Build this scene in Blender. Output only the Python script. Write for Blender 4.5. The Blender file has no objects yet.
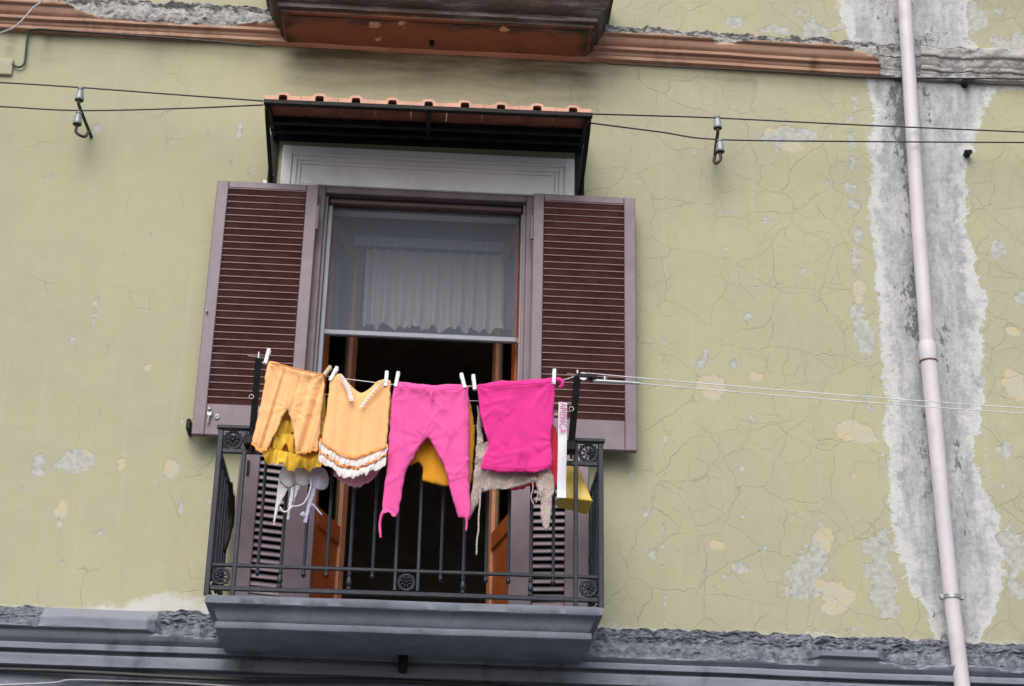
import bpy, math, random
import numpy as np
from mathutils import Vector, Matrix
from mathutils.geometry import delaunay_2d_cdt

random.seed(7)
rng = np.random.default_rng(7)
R = math.radians
scene = bpy.context.scene
COL = scene.collection

# ------------------------------------------------------------------ camera
F_PX, IW, IH = 1700.0, 1024, 686
CAM = Vector((0, -8.2, 1.6))
_p, _y, _r = R(23.5), R(2.9), R(1.35)
FWD = Vector((math.sin(_y)*math.cos(_p), math.cos(_y)*math.cos(_p), math.sin(_p)))
_R0 = Vector((math.cos(_y), -math.sin(_y), 0)); _U0 = _R0.cross(FWD)
RGT = _R0*math.cos(_r) + _U0*math.sin(_r)
UPV = _U0*math.cos(_r) - _R0*math.sin(_r)

def at(px, py, Y=0.0):
    """point of the plane y = Y seen at a pixel of the photograph (survey of the facade)"""
    d = FWD*F_PX + RGT*(px-IW/2) - UPV*(py-IH/2)
    return CAM + d*((Y-CAM.y)/d.y)

cd = bpy.data.cameras.new('camera'); cam = bpy.data.objects.new('camera', cd); COL.objects.link(cam)
cam.matrix_world = Matrix(((RGT.x, UPV.x, -FWD.x, CAM.x), (RGT.y, UPV.y, -FWD.y, CAM.y), (RGT.z, UPV.z, -FWD.z, CAM.z), (0, 0, 0, 1)))
cd.sensor_width = 36; cd.lens = F_PX/IW*36; cd.clip_end = 2000
scene.camera = cam

# ------------------------------------------------------------------ numpy noise
_perm = rng.permutation(4096)
_val = rng.random(4096)*2-1
def vnoise(x, y, seed=0):
    x = np.asarray(x, float); y = np.asarray(y, float)
    xi = np.floor(x).astype(int); yi = np.floor(y).astype(int)
    fx = x-xi; fy = y-yi
    fx = fx*fx*fx*(fx*(fx*6-15)+10); fy = fy*fy*fy*(fy*(fy*6-15)+10)
    def h(a, b): return _val[(_perm[(_perm[(a+seed*131) % 4096] + b) % 4096]) % 4096]
    return (h(xi, yi)*(1-fx)+h(xi+1, yi)*fx)*(1-fy) + (h(xi, yi+1)*(1-fx)+h(xi+1, yi+1)*fx)*fy
def fbm(x, y, o=4, seed=0):
    s = 0; a = 1.0; t = 0
    x = np.asarray(x, float); y = np.asarray(y, float)
    for k in range(o):
        s = s + a*vnoise(x*2**k+17.3*k, y*2**k-9.1*k, seed+k); t += a; a *= .5
    return s/t

# ------------------------------------------------------------------ materials
def new_mat(name):
    m = bpy.data.materials.new(name); m.use_nodes = True
    nt = m.node_tree; nt.nodes.clear()
    out = nt.nodes.new('ShaderNodeOutputMaterial')
    return m, nt, out
class NT:
    """small wrapper for building node trees"""
    def __init__(s, nt): s.nt = nt
    def n(s, t, **kw):
        o = s.nt.nodes.new('ShaderNode'+t)
        for k, v in kw.items(): setattr(o, k, v)
        return o
    def l(s, a, b): s.nt.links.new(a, b)
    def put(s, sock, v):
        if hasattr(v, 'is_output'): s.l(v, sock)
        elif v is not None:
            if sock.type == 'RGBA' and len(v) == 3: v = (*v, 1)
            sock.default_value = v
    def math(s, op, a, b=None, c=None, clamp=False):
        o = s.n('Math', operation=op, use_clamp=clamp); s.put(o.inputs[0], a); s.put(o.inputs[1], b); s.put(o.inputs[2], c); return o.outputs[0]
    def mix(s, f, a, b):
        o = s.n('Mix', data_type='RGBA'); s.put(o.inputs[0], f); s.put(o.inputs[6], a); s.put(o.inputs[7], b); return o.outputs[2]
    def step(s, v, lo, hi):
        o = s.n('MapRange', interpolation_type='SMOOTHSTEP'); s.put(o.inputs[0], v); o.inputs[1].default_value = lo; o.inputs[2].default_value = hi; return o.outputs[0]
    def noise(s, vec, scale, detail=4, rough=.55, dist=0):
        o = s.n('TexNoise'); s.put(o.inputs['Vector'], vec); o.inputs['Scale'].default_value = scale; o.inputs['Detail'].default_value = detail
        o.inputs['Roughness'].default_value = rough; o.inputs['Distortion'].default_value = dist; return o.outputs[0]
    def attr(s, name): return s.n('Attribute', attribute_name=name).outputs['Fac']
    def mapping(s, vec, scale):
        o = s.n('Mapping'); s.l(vec, o.inputs[0]); o.inputs['Scale'].default_value = scale; return o.outputs[0]
    def bump(s, h, strength, dist=.01):
        o = s.n('Bump'); s.put(o.inputs['Height'], h); o.inputs['Strength'].default_value = strength; o.inputs['Distance'].default_value = dist; return o.outputs[0]

def simple(name, col, rough=.6, spec=.5, var=.12, vscale=6, bump=.15, bscale=60, metal=0, dirt=None, dirt_scale=9, dirt_amt=.5, dist=.004):
    m, nt, out = new_mat(name); N = NT(nt)
    tc = N.n('TexCoord').outputs['Object']
    a = tuple(c*(1-var) for c in col); b = tuple(min(1, c*(1+var)) for c in col)
    c = N.mix(N.step(N.noise(tc, vscale, 6), .3, .7), a, b)
    if dirt:
        c = N.mix(N.math('MULTIPLY', N.step(N.noise(tc, dirt_scale, 8, .65), .5, .7), dirt_amt), c, dirt)
    p = N.n('BsdfPrincipled'); N.l(c, p.inputs['Base Color'])
    N.put(p.inputs['Roughness'], N.math('ADD', N.math('MULTIPLY', N.noise(tc, vscale*3, 3), .2), rough-.1))
    p.inputs['Metallic'].default_value = metal; p.inputs['Specular IOR Level'].default_value = spec
    if bump: N.l(N.bump(N.noise(tc, bscale, 5), bump, dist), p.inputs['Normal'])
    N.l(p.outputs[0], out.inputs[0]); return m

def cloth(name, col, transl=.12, var=.06, weave=900, bump=.08):
    m, nt, out = new_mat(name); N = NT(nt)
    tc = N.n('TexCoord').outputs['Object']
    c = N.mix(N.noise(tc, 7, 5), tuple(x*(1-var) for x in col), tuple(min(1, x*(1+var)) for x in col))
    p = N.n('BsdfPrincipled'); N.l(c, p.inputs['Base Color']); p.inputs['Roughness'].default_value = .9
    p.inputs['Specular IOR Level'].default_value = .15; p.inputs['Sheen Weight'].default_value = .08
    h = N.math('ADD', N.noise(N.mapping(tc, (38, 38, 9)), 1, 5, .6), N.math('MULTIPLY', N.noise(tc, weave, 2), .12))
    N.l(N.bump(h, bump, .012), p.inputs['Normal'])
    t = N.n('BsdfTranslucent'); N.l(c, t.inputs[0])
    mx = N.n('MixShader'); mx.inputs[0].default_value = transl
    N.l(p.outputs[0], mx.inputs[1]); N.l(t.outputs[0], mx.inputs[2]); N.l(mx.outputs[0], out.inputs[0]); return m

def see_through(name, col, alpha, rough=.8, lace=0, lscale=120):
    """thin net or lace: holes too small to model"""
    m, nt, out = new_mat(name); N = NT(nt)
    tc = N.n('TexCoord').outputs['Object']
    p = N.n('BsdfPrincipled'); N.put(p.inputs['Base Color'], col); p.inputs['Roughness'].default_value = rough; p.inputs['Specular IOR Level'].default_value = .2
    tl = N.n('BsdfTranslucent'); N.put(tl.inputs[0], col)
    mm = N.n('MixShader'); mm.inputs[0].default_value = .3; N.l(p.outputs[0], mm.inputs[1]); N.l(tl.outputs[0], mm.inputs[2])
    t = N.n('BsdfTransparent'); mx = N.n('MixShader')
    if lace:
        f = N.step(N.noise(tc, lscale, 3), .5-lace, .5+lace*.3); N.l(N.math('MULTIPLY', f, alpha), mx.inputs[0])
    else: mx.inputs[0].default_value = alpha
    N.l(t.outputs[0], mx.inputs[1]); N.l(mm.outputs[0], mx.inputs[2]); N.l(mx.outputs[0], out.inputs[0]); return m

def facade_mat():
    m, nt, out = new_mat('olive_plaster'); N = NT(nt)
    tc = N.n('TexCoord').outputs['Object']
    n_big = N.noise(tc, 1.1, 6, .6); n_mid = N.noise(tc, 9, 8, .65); n_fine = N.noise(tc, 70, 6, .6)
    streak = N.noise(N.mapping(tc, (7, 1, .5)), 1, 6, .6)
    base = N.mix(N.step(n_big, .3, .7), (.358, .350, .247), (.391, .379, .257))
    base = N.mix(N.math('MULTIPLY', N.step(n_mid, .4, .75), .4), base, (.415, .402, .292))
    base = N.mix(N.math('MULTIPLY', N.step(streak, .5, .75), .25), base, (.33, .312, .235))
    base = N.mix(N.math('MULTIPLY', N.step(N.noise(N.mapping(tc, (16, 1, .7)), 1, 5, .6), .56, .72), .22), base, (.47, .46, .38))
    # map cracking of the paint film
    wob = N.n('TexNoise'); N.l(tc, wob.inputs['Vector']); wob.inputs['Scale'].default_value = 5; wob.inputs['Detail'].default_value = 5
    va = N.n('VectorMath', operation='MULTIPLY_ADD'); N.l(wob.outputs['Color'], va.inputs[0]); va.inputs[1].default_value = (.17, 0, .17); N.l(tc, va.inputs[2])
    vm = N.mapping(va.outputs[0], (1, 0, 1))
    def crack(scale, w):
        v = N.n('TexVoronoi', feature='DISTANCE_TO_EDGE'); N.l(vm, v.inputs['Vector']); v.inputs['Scale'].default_value = scale
        return N.math('SUBTRACT', 1.0, N.step(N.math('ADD', v.outputs['Distance'], N.math('MULTIPLY', N.math('SUBTRACT', N.noise(tc, 14, 6, .7), .42), w*1.6)), 0.0, w))
    cden = N.attr('crackle')
    c1 = N.math('MULTIPLY', crack(3.1, .0085), N.step(N.math('ADD', N.noise(tc, 2.3, 4), cden), .45, .62))
    c2 = N.math('MULTIPLY', crack(7.3, .014), N.step(N.math('ADD', N.noise(tc, 3.1, 4), N.math('MULTIPLY', cden, 1.1)), .58, .72))
    cr = N.math('MAXIMUM', c1, N.math('MULTIPLY', c2, .8))
    base = N.mix(N.math('MULTIPLY', cr, .35), base, (.17, .155, .12))
    # dirt
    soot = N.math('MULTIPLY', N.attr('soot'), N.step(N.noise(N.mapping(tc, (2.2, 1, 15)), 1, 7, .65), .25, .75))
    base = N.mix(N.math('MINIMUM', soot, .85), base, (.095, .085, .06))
    damp = N.math('MULTIPLY', N.attr('damp'), N.step(n_mid, .3, .7))
    base = N.mix(N.math('MULTIPLY', damp, .6), base, (.19, .19, .15))
    # flaked patches
    cv = N.math('ADD', N.attr('chip'), N.math('MULTIPLY', N.math('SUBTRACT', N.noise(tc, 30, 9, .72), .5), .07))
    chip = N.step(cv, -.001, .002)
    crm = N.mix(N.step(N.noise(tc, 13, 6), .4, .62), (.45, .43, .36), (.50, .43, .29))
    gry = N.mix(N.step(N.noise(tc, 30, 6), .35, .65), (.33, .33, .34), (.46, .455, .45))
    chc = N.mix(N.step(N.math('ADD', N.attr('cream'), N.math('MULTIPLY', N.math('SUBTRACT', n_mid, .5), 1.0)), .4, .6), gry, crm)
    base = N.mix(N.math('MULTIPLY', chip, .8), base, chc)
    # bare render either side of the drainpipe
    bv = N.math('ADD', N.attr('bare'), N.math('MULTIPLY', N.math('SUBTRACT', N.math('ADD', N.math('MULTIPLY', N.noise(tc, 6, 5, .6), .45), N.math('MULTIPLY', N.noise(tc, 30, 10, .78), .55)), .5), .30))
    bare = N.step(bv, -.002, .004)
    bcol = N.mix(N.step(N.math('ADD', N.math('MULTIPLY', N.noise(N.mapping(tc, (11, 1, 3.2)), 1, 10, .74), .6), N.math('MULTIPLY', N.noise(tc, 23, 8, .8), .4)), .40, .62), (.28, .286, .308), (.49, .493, .51))
    bcol = N.mix(N.math('MULTIPLY', N.step(N.noise(N.mapping(tc, (30, 1, 9)), 1, 7, .7), .5, .7), .5), bcol, (.52, .52, .535))
    rim = N.math('MULTIPLY', N.math('SUBTRACT', 1.0, N.step(N.math('SUBTRACT', bv, N.math('MULTIPLY', N.step(N.noise(tc, 8, 6, .7), .35, .65), .10)), -.03, .035)), .6)
    bcol = N.mix(rim, bcol, (.60, .595, .59))
    gr = N.math('ADD', N.attr('grime'), N.math('MULTIPLY', N.math('SUBTRACT', N.noise(N.mapping(tc, (26, 1, 13)), 1, 9, .75), .5), 1.5))
    gmask = N.step(gr, .05, .13)
    bcol = N.mix(N.math('MULTIPLY', gmask, .75), bcol, (.075, .075, .08))
    base = N.mix(bare, base, bcol)
    # salt bloom at the foot
    wv = N.math('ADD', N.attr('bloom'), N.math('MULTIPLY', N.math('SUBTRACT', N.noise(N.mapping(tc, (14, 1, 20)), 1, 10, .78), .5), 1.7))
    bl = N.math('MULTIPLY', N.step(wv, .30, .70), .72)
    base = N.mix(bl, base, (.56, .56, .57))
    p = N.n('BsdfPrincipled'); N.l(base, p.inputs['Base Color']); p.inputs['Roughness'].default_value = .88; p.inputs['Specular IOR Level'].default_value = .2
    h = N.math('ADD', N.math('MULTIPLY', n_mid, .35), N.math('MULTIPLY', n_fine, .12))
    h = N.math('SUBTRACT', h, N.math('MULTIPLY', cr, .25))
    h = N.math('SUBTRACT', h, N.math('MULTIPLY', N.math('MAXIMUM', chip, bare), .35))
    h = N.math('ADD', h, N.math('MULTIPLY', N.math('MULTIPLY', bare, N.noise(tc, 34, 7, .7)), .6))
    N.l(N.bump(h, .55, .012), p.inputs['Normal'])
    N.l(p.outputs[0], out.inputs[0]); return m

def moulding_mat(name, paint_a, paint_b, bare_a, bare_b, dirt, rough=.75, dirt_amt=.7):
    """painted moulding whose broken edge (attribute 'broken') shows the rubble inside"""
    m, nt, out = new_mat(name); N = NT(nt)
    tc = N.n('TexCoord').outputs['Object']
    a = N.mix(N.step(N.noise(N.mapping(tc, (2.5, 9, 16)), 1, 7, .65), .3, .7), paint_a, paint_b)
    a = N.mix(N.math('MULTIPLY', N.step(N.noise(N.mapping(tc, (5, 5, 3)), 1, 8, .68), .5, .72), dirt_amt), a, dirt)
    a = N.mix(N.math('MULTIPLY', N.step(N.math('ADD', N.attr('worn'), N.math('MULTIPLY', N.math('SUBTRACT', N.noise(tc, 18, 8, .7), .5), .8)), .4, .55), .9), a, bare_b)
    b = N.mix(N.step(N.noise(tc, 24, 8, .7), .38, .66), bare_a, bare_b)
    k = N.step(N.math('ADD', N.attr('broken'), N.math('MULTIPLY', N.math('SUBTRACT', N.noise(tc, 30, 7, .7), .5), .7)), .4, .5)
    c = N.mix(k, a, b)
    p = N.n('BsdfPrincipled'); N.l(c, p.inputs['Base Color']); p.inputs['Roughness'].default_value = rough; p.inputs['Specular IOR Level'].default_value = .3
    h = N.math('ADD', N.math('MULTIPLY', N.noise(tc, 26, 7, .65), .12), N.math('MULTIPLY', k, N.noise(tc, 80, 9, .75)))
    N.l(N.bump(h, .5, .012), p.inputs['Normal'])
    N.l(p.outputs[0], out.inputs[0]); return m

def glass_mat():
    m, nt, out = new_mat('window_glass'); N = NT(nt)
    g = N.n('BsdfGlossy'); g.inputs['Roughness'].default_value = .03; g.inputs['Color'].default_value = (.8, .9, .86, 1)
    t = N.n('BsdfTransparent'); t.inputs[0].default_value = (.72, .8, .76, 1)
    fr = N.n('Fresnel'); fr.inputs[0].default_value = 1.5
    mx = N.n('MixShader'); N.l(N.math('ADD', fr.outputs[0], .05), mx.inputs[0]); N.l(t.outputs[0], mx.inputs[1]); N.l(g.outputs[0], mx.inputs[2])
    N.l(mx.outputs[0], out.inputs[0]); return m

M = {}
M['facade'] = facade_mat()
M['terracotta'] = moulding_mat('terracotta_moulding', (.34, .19, .135), (.44, .28, .205), (.24, .24, .245), (.385, .38, .375), (.12, .065, .045), dirt_amt=.75)
M['grey_ledge'] = moulding_mat('grey_blue_ledge', (.15, .168, .215), (.22, .24, .295), (.082, .094, .122), (.205, .218, .255), (.05, .055, .068))
M['slab'] = simple('grey_blue_slab', (.175, .198, .245), .75, .25, .16, 5, .4, 40, dirt=(.07, .078, .098), dirt_amt=.4, dirt_scale=13)
M['white_stucco'] = simple('white_stucco', (.82, .82, .86), .8, .3, .04, 5, .3, 50, dirt=(.60, .60, .63), dirt_amt=.4, dirt_scale=6)
M['mauve'] = simple('sky_tinted_brown_paint', (.165, .124, .152), .42, .5, .12, 7, .1, 90, dirt=(.21, .165, .17), dirt_amt=.3, dirt_scale=14)  # red-brown paint with the mauve of sky reflection put into the base colour
M['slat'] = simple('dark_red_brown_slat', (.145, .058, .054), .5, .4, .2, 12, .15, 60, dirt=(.20, .13, .12), dirt_amt=.35)
M['slat_lip'] = simple('sky_lit_slat_edge', (.19, .105, .105), .45, .45, .14, 10, .1, 60)  # lighter than the slat face: sky light on the edge painted in
M['slat_pale'] = simple('sky_lit_red_brown_slat', (.27, .22, .245), .5, .4, .14, 10, .1, 60)  # pale copy of the slat colour, sky light on the lower slats painted in
M['iron'] = simple('black_iron', (.009, .009, .010), .65, .25, .25, 20, .3, 120, dirt=(.05, .035, .03), dirt_amt=.3)
M['rail_iron'] = simple('grey_blue_iron_paint', (.009, .0135, .027), .45, .42, .2, 15, .25, 120, dirt=(.055, .042, .038), dirt_amt=.4, dirt_scale=22)
M['tile'] = simple('terracotta_tile', (.60, .34, .255), .8, .3, .2, 9, .3, 60, dirt=(.40, .21, .15), dirt_amt=.5)
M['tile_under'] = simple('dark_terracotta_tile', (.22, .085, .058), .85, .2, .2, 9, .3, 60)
M['dark_wood_and_gap_shade'] = simple('dark_boarding_and_gap_shade', (.020, .016, .014), .8, .2, .2, 8, .3, 50)  # awning boards, also the painted gap shade of the lower shutters
M['screen_frame'] = simple('blue_grey_aluminium', (.25, .26, .32), .4, .5, .06, 8, .05, 80)
M['screen_cassette'] = simple('red_brown_cassette', (.075, .034, .036), .4, .5, .1, 8, .05, 80)
M['net'] = see_through('insect_net', (.27, .30, .38), .42)
M['orange_cap'] = simple('orange_end_cap', (.55, .20, .05), .5)
M['lace'] = see_through('white_lace_curtain', (.92, .92, .94), .93)
M['wood'] = simple('orange_varnished_wood', (.34, .085, .024), .38, .5, .2, 6, .1, 50)
M['wood_light'] = simple('pale_orange_wood_edge', (.45, .20, .11), .45, .5, .15, 6, .1, 50)  # paler orange for the free stile of each leaf
M['glass'] = glass_mat()
M['room'] = simple('dim_room_plaster', (.36, .32, .28), .9, .2, .1)
M['room_floor'] = simple('room_floor_tile', (.16, .12, .09), .5)
M['pipe'] = simple('pale_pink_pipe', (.555, .52, .565), .5, .4, .05, 4, .08, 30, dirt=(.45, .385, .41), dirt_amt=.5, dirt_scale=5)
M['rust'] = simple('rusty_joint', (.20, .10, .07), .8)
M['steel'] = simple('zinc_steel', (.38, .39, .41), .35, .5, .15, 20, .1, 80, metal=.7)
M['porcelain'] = simple('grey_porcelain', (.25, .275, .29), .25, .6, .15, 12, .05, 60, dirt=(.14, .15, .15), dirt_amt=.8, dirt_scale=40)
M['rod'] = simple('rusty_dark_iron', (.055, .042, .036), .7, .4, .3, 30, .4, 90)
M['cable'] = simple('black_cable', (.018, .018, .020), .55)
M['cable_grey'] = simple('grey_cable', (.34, .34, .36), .6)
M['line'] = simple('white_washing_line', (.62, .63, .66), .6)
M['peg'] = simple('white_plastic_peg', (.80, .82, .86), .4)
M['peg_wood'] = simple('pale_wood_peg', (.56, .44, .30), .7)
M['orange'] = cloth('peach_orange_jersey', (.90, .51, .235))
M['orange_dk'] = cloth('orange_frill', (.80, .33, .10))
M['pink'] = cloth('hot_pink_jersey', (.80, .112, .375))
M['pink2'] = cloth('bright_pink_jersey', (.74, .044, .290))
M['yellow'] = cloth('mustard_yellow_cotton', (.74, .46, .055))
M['golden'] = cloth('golden_orange_cotton', (.72, .33, .030))
M['white_frill'] = cloth('white_lace_frill', (.80, .77, .77), .2)
M['pink_lace'] = cloth('pale_pink_lace', (.86, .44, .58), .25, var=.3)
M['white_bra'] = cloth('white_bra_fabric', (.70, .69, .75), .15)
M['lavender'] = cloth('lavender_bra_fabric', (.52, .49, .66), .15)
M['beige'] = see_through('beige_openwork_knit', (.62, .54, .50), .97, lace=.22, lscale=190)
M['coral'] = cloth('coral_red_jersey', (.74, .05, .085))
M['ribbon'] = cloth('white_sash_ribbon', (.74, .74, .82), .15, weave=1500)
M['letter'] = simple('magenta_letters', (.42, .05, .22), .6)
M['bag'] = simple('yellow_vinyl', (.66, .47, .055), .4, .5, .08, 8, .15, 40)
M['olive'] = simple('olive_paint', (.37, .35, .26), .85)
M['asphalt'] = simple('worn_paving', (.095, .094, .093), .9, .3, .25, 3, .5, 60)

# ------------------------------------------------------------------ mesh helpers
class MB:
    def __init__(s): s.v = []; s.f = []; s.mi = []
    def add(s, vs, fs, mi=0):
        b = len(s.v); s.v += [tuple(v) for v in vs]; s.f += [tuple(i+b for i in f) for f in fs]; s.mi += [mi]*len(fs); return s
    def box(s, x0, x1, y0, y1, z0, z1, mi=0, bev=0, M4=None):
        if bev:
            b = min(bev, (x1-x0)*.3, (y1-y0)*.3, (z1-z0)*.3); vs = []; idx = {}
            for i, x in enumerate((x0, x1)):
                for j, y in enumerate((y0, y1)):
                    for k, z in enumerate((z0, z1)):
                        sx, sy, sz = (1, -1)[i], (1, -1)[j], (1, -1)[k]
                        for a in range(3):
                            p = [x+sx*b, y+sy*b, z+sz*b]; p[a] = (x, y, z)[a]
                            idx[(i, j, k, a)] = len(vs); vs.append(p)
            fs = []
            for a in range(3):
                o = [q for q in range(3) if q != a]
                for side in (0, 1):
                    loop = []
                    for u, w in ((0, 0), (1, 0), (1, 1), (0, 1)):
                        c = [0, 0, 0]; c[a] = side; c[o[0]] = u; c[o[1]] = w; loop.append(idx[(*c, a)])
                    fs.append(loop)
                for u in (0, 1):
                    for w in (0, 1):
                        c0 = [0]*3; c1 = [0]*3; c0[a] = 0; c1[a] = 1; c0[o[0]] = c1[o[0]] = u; c0[o[1]] = c1[o[1]] = w
                        fs.append([idx[(*c0, o[0])], idx[(*c1, o[0])], idx[(*c1, o[1])], idx[(*c0, o[1])]])
            for i in (0, 1):
                for j in (0, 1):
                    for k in (0, 1): fs.append([idx[(i, j, k, 0)], idx[(i, j, k, 1)], idx[(i, j, k, 2)]])
        else:
            vs = [(x, y, z) for x in (x0, x1) for y in (y0, y1) for z in (z0, z1)]
            fs = [(0, 1, 3, 2), (4, 6, 7, 5), (0, 4, 5, 1), (2, 3, 7, 6), (0, 2, 6, 4), (1, 5, 7, 3)]
        if M4 is not None: vs = [M4 @ Vector(v) for v in vs]
        return s.add(vs, fs, mi)
    def tube(s, path, r, n=8, mi=0, cap=True):
        P = [Vector(p) for p in path]; m = len(P); rs = r if hasattr(r, '__len__') else [r]*m
        T = [(P[min(i+1, m-1)]-P[max(i-1, 0)]).normalized() for i in range(m)]
        u = T[0].orthogonal().normalized(); vs = []
        for i in range(m):
            u = (u-T[i]*u.dot(T[i])).normalized(); w = T[i].cross(u)
            for k in range(n):
                a = 2*math.pi*k/n; vs.append(P[i]+(u*math.cos(a)+w*math.sin(a))*rs[i])
        fs = [(i*n+k, i*n+(k+1) % n, (i+1)*n+(k+1) % n, (i+1)*n+k) for i in range(m-1) for k in range(n)]
        if cap: fs += [tuple(range(n-1, -1, -1)), tuple((m-1)*n+k for k in range(n))]
        return s.add(vs, fs, mi)
    def lathe(s, base, prof, n=14, axis=None, mi=0):
        ax = (axis or Vector((0, 0, 1))).normalized(); b = Vector(base)
        return s.tube_rings([b+ax*h for r, h in prof], [r for r, h in prof], ax, n, mi)
    def tube_rings(s, P, rs, ax, n, mi):
        u = ax.orthogonal().normalized(); w = ax.cross(u); vs = []
        for p, r in zip(P, rs):
            for k in range(n):
                a = 2*math.pi*k/n; vs.append(p+(u*math.cos(a)+w*math.sin(a))*max(r, 1e-5))
        m = len(P)
        fs = [(i*n+k, i*n+(k+1) % n, (i+1)*n+(k+1) % n, (i+1)*n+k) for i in range(m-1) for k in range(n)]
        fs += [tuple(range(n-1, -1, -1)), tuple((m-1)*n+k for k in range(n))]
        return s.add(vs, fs, mi)
    def ellipsoid(s, c, r, nu=14, nv=8, M4=None, mi=0):
        vs = []; fs = []
        for j in range(nv+1):
            t = math.pi*j/nv
            for i in range(nu):
                a = 2*math.pi*i/nu
                p = Vector((r[0]*math.sin(t)*math.cos(a), r[1]*math.sin(t)*math.sin(a), r[2]*math.cos(t)))
                vs.append((M4 @ p if M4 else p)+Vector(c))
        for j in range(nv):
            for i in range(nu): fs.append((j*nu+i, j*nu+(i+1) % nu, (j+1)*nu+(i+1) % nu, (j+1)*nu+i))
        return s.add(vs, fs, mi)
    def torus(s, c, R_, r, n=20, k=6, mi=0):
        """ring in the xz plane"""
        c = Vector(c); vs = []; fs = []
        for i in range(n):
            a = 2*math.pi*i/n; d = Vector((math.cos(a), 0, math.sin(a)))
            for j in range(k):
                b = 2*math.pi*j/k; vs.append(c+d*(R_+r*math.cos(b))+Vector((0, r*math.sin(b), 0)))
        for i in range(n):
            for j in range(k): fs.append((i*k+j, ((i+1) % n)*k+j, ((i+1) % n)*k+(j+1) % k, i*k+(j+1) % k))
        return s.add(vs, fs, mi)

ORIGIN = {}
def obj(name, mb, mats, parent=None, smooth=False, at_base=False, mod=None):
    """one mesh object; vertices are given in world space"""
    me = bpy.data.meshes.new(name)
    root = parent
    off = Vector(ORIGIN.get(root.name, (0, 0, 0))) if root else Vector((0, 0, 0))
    if root is None and at_base:
        V = np.array(mb.v); off = Vector(((V[:, 0].min()+V[:, 0].max())/2, (V[:, 1].min()+V[:, 1].max())/2, V[:, 2].min()))
    me.from_pydata([tuple(Vector(v)-off) for v in mb.v], [], mb.f)
    for m in (mats if isinstance(mats, (list, tuple)) else [mats]): me.materials.append(m)
    if any(mb.mi): me.polygons.foreach_set('material_index', mb.mi)
    me.validate(); 
    import bmesh
    bm = bmesh.new(); bm.from_mesh(me); bmesh.ops.recalc_face_normals(bm, faces=bm.faces); bm.to_mesh(me); bm.free()
    if smooth:
        me.polygons.foreach_set('use_smooth', [True]*len(me.polygons))
        if smooth != 'all': me.set_sharp_from_angle(angle=R(smooth if smooth is not True else 40))
    o = bpy.data.objects.new(name, me); COL.objects.link(o)
    if root: o.parent = root; ORIGIN[o.name] = tuple(off)
    elif at_base: o.location = off; ORIGIN[o.name] = tuple(off)
    return o
def tag(o, label=None, cat=None, group=None, kind=None):
    if label: o['label'] = label
    if cat: o['category'] = cat
    if group: o['group'] = group
    if kind: o['kind'] = kind
    return o
def thing(name, label, cat, loc, group=None):
    o = bpy.data.objects.new(name, None); COL.objects.link(o); o.location = loc; o.empty_display_size = .1
    ORIGIN[o.name] = tuple(loc); return tag(o, label, cat, group)
def dup(o, parent, dx=0, dy=0, dz=0):
    c = o.copy(); COL.objects.link(c); c.parent = parent; c.location = o.location+Vector((dx, dy, dz)); return c
def sag(p, q, s, n=24):
    p, q = Vector(p), Vector(q)
    return [p.lerp(q, t)-Vector((0, 0, s*4*t*(1-t))) for t in [i/n for i in range(n+1)]]
def set_attr(me, name, arr):
    a = me.attributes.new(name, 'FLOAT', 'POINT'); a.data.foreach_set('value', np.asarray(arr, np.float32).ravel())

# ------------------------------------------------------------------ setting
g = MB().add([(-400, -400, 0), (400, -400, 0), (400, 400, 0), (-400, 400, 0)], [(0, 1, 2, 3)])
tag(obj('street', g, M['asphalt']), kind='structure')

# the facade
facade = thing('apartment_facade', 'weathered olive yellow plaster facade with terracotta and grey stone bands', 'building', (0, 0, 0))
OX0, OX1, OZ0, OZ1 = -.66, .52, 3.60, 6.04
xs = np.concatenate([np.arange(-9, -3.2, .4), np.round(np.arange(-3.2, 3.901, .02), 3), np.arange(4.3, 9.1, .4)])
zs = np.concatenate([np.arange(0, 2.9, .4), np.round(np.arange(2.9, 8.201, .02), 3), np.arange(8.6, 12.1, .4)])
X, Z = np.meshgrid(xs, zs)
nx, nz = len(xs), len(zs)
Yw = fbm(X*.9, Z*.9, 3, 5)*.008 + fbm(X*4, Z*4, 3, 9)*.0025
Yw[(X > OX0-.25) & (X < OX1+.25) & (Z < OZ1+.3) & (Z > OZ0-.02)] = 0
idx = np.arange(nx*nz).reshape(nz, nx)
qx = (xs[:-1]+xs[1:])/2; qz = (zs[:-1]+zs[1:])/2
QX, QZ = np.meshgrid(qx, qz)
keep = ~((QX > OX0) & (QX < OX1) & (QZ > OZ0) & (QZ < OZ1))
quads = np.stack([idx[:-1, :-1], idx[:-1, 1:], idx[1:, 1:], idx[1:, :-1]], -1)[keep]
w = MB(); w.v = list(zip(X.ravel().tolist(), Yw.ravel().tolist(), Z.ravel().tolist())); w.f = [tuple(q) for q in quads.tolist()]; w.mi = [0]*len(w.f)
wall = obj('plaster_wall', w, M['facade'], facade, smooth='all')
nv = len(wall.data.vertices)
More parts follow.
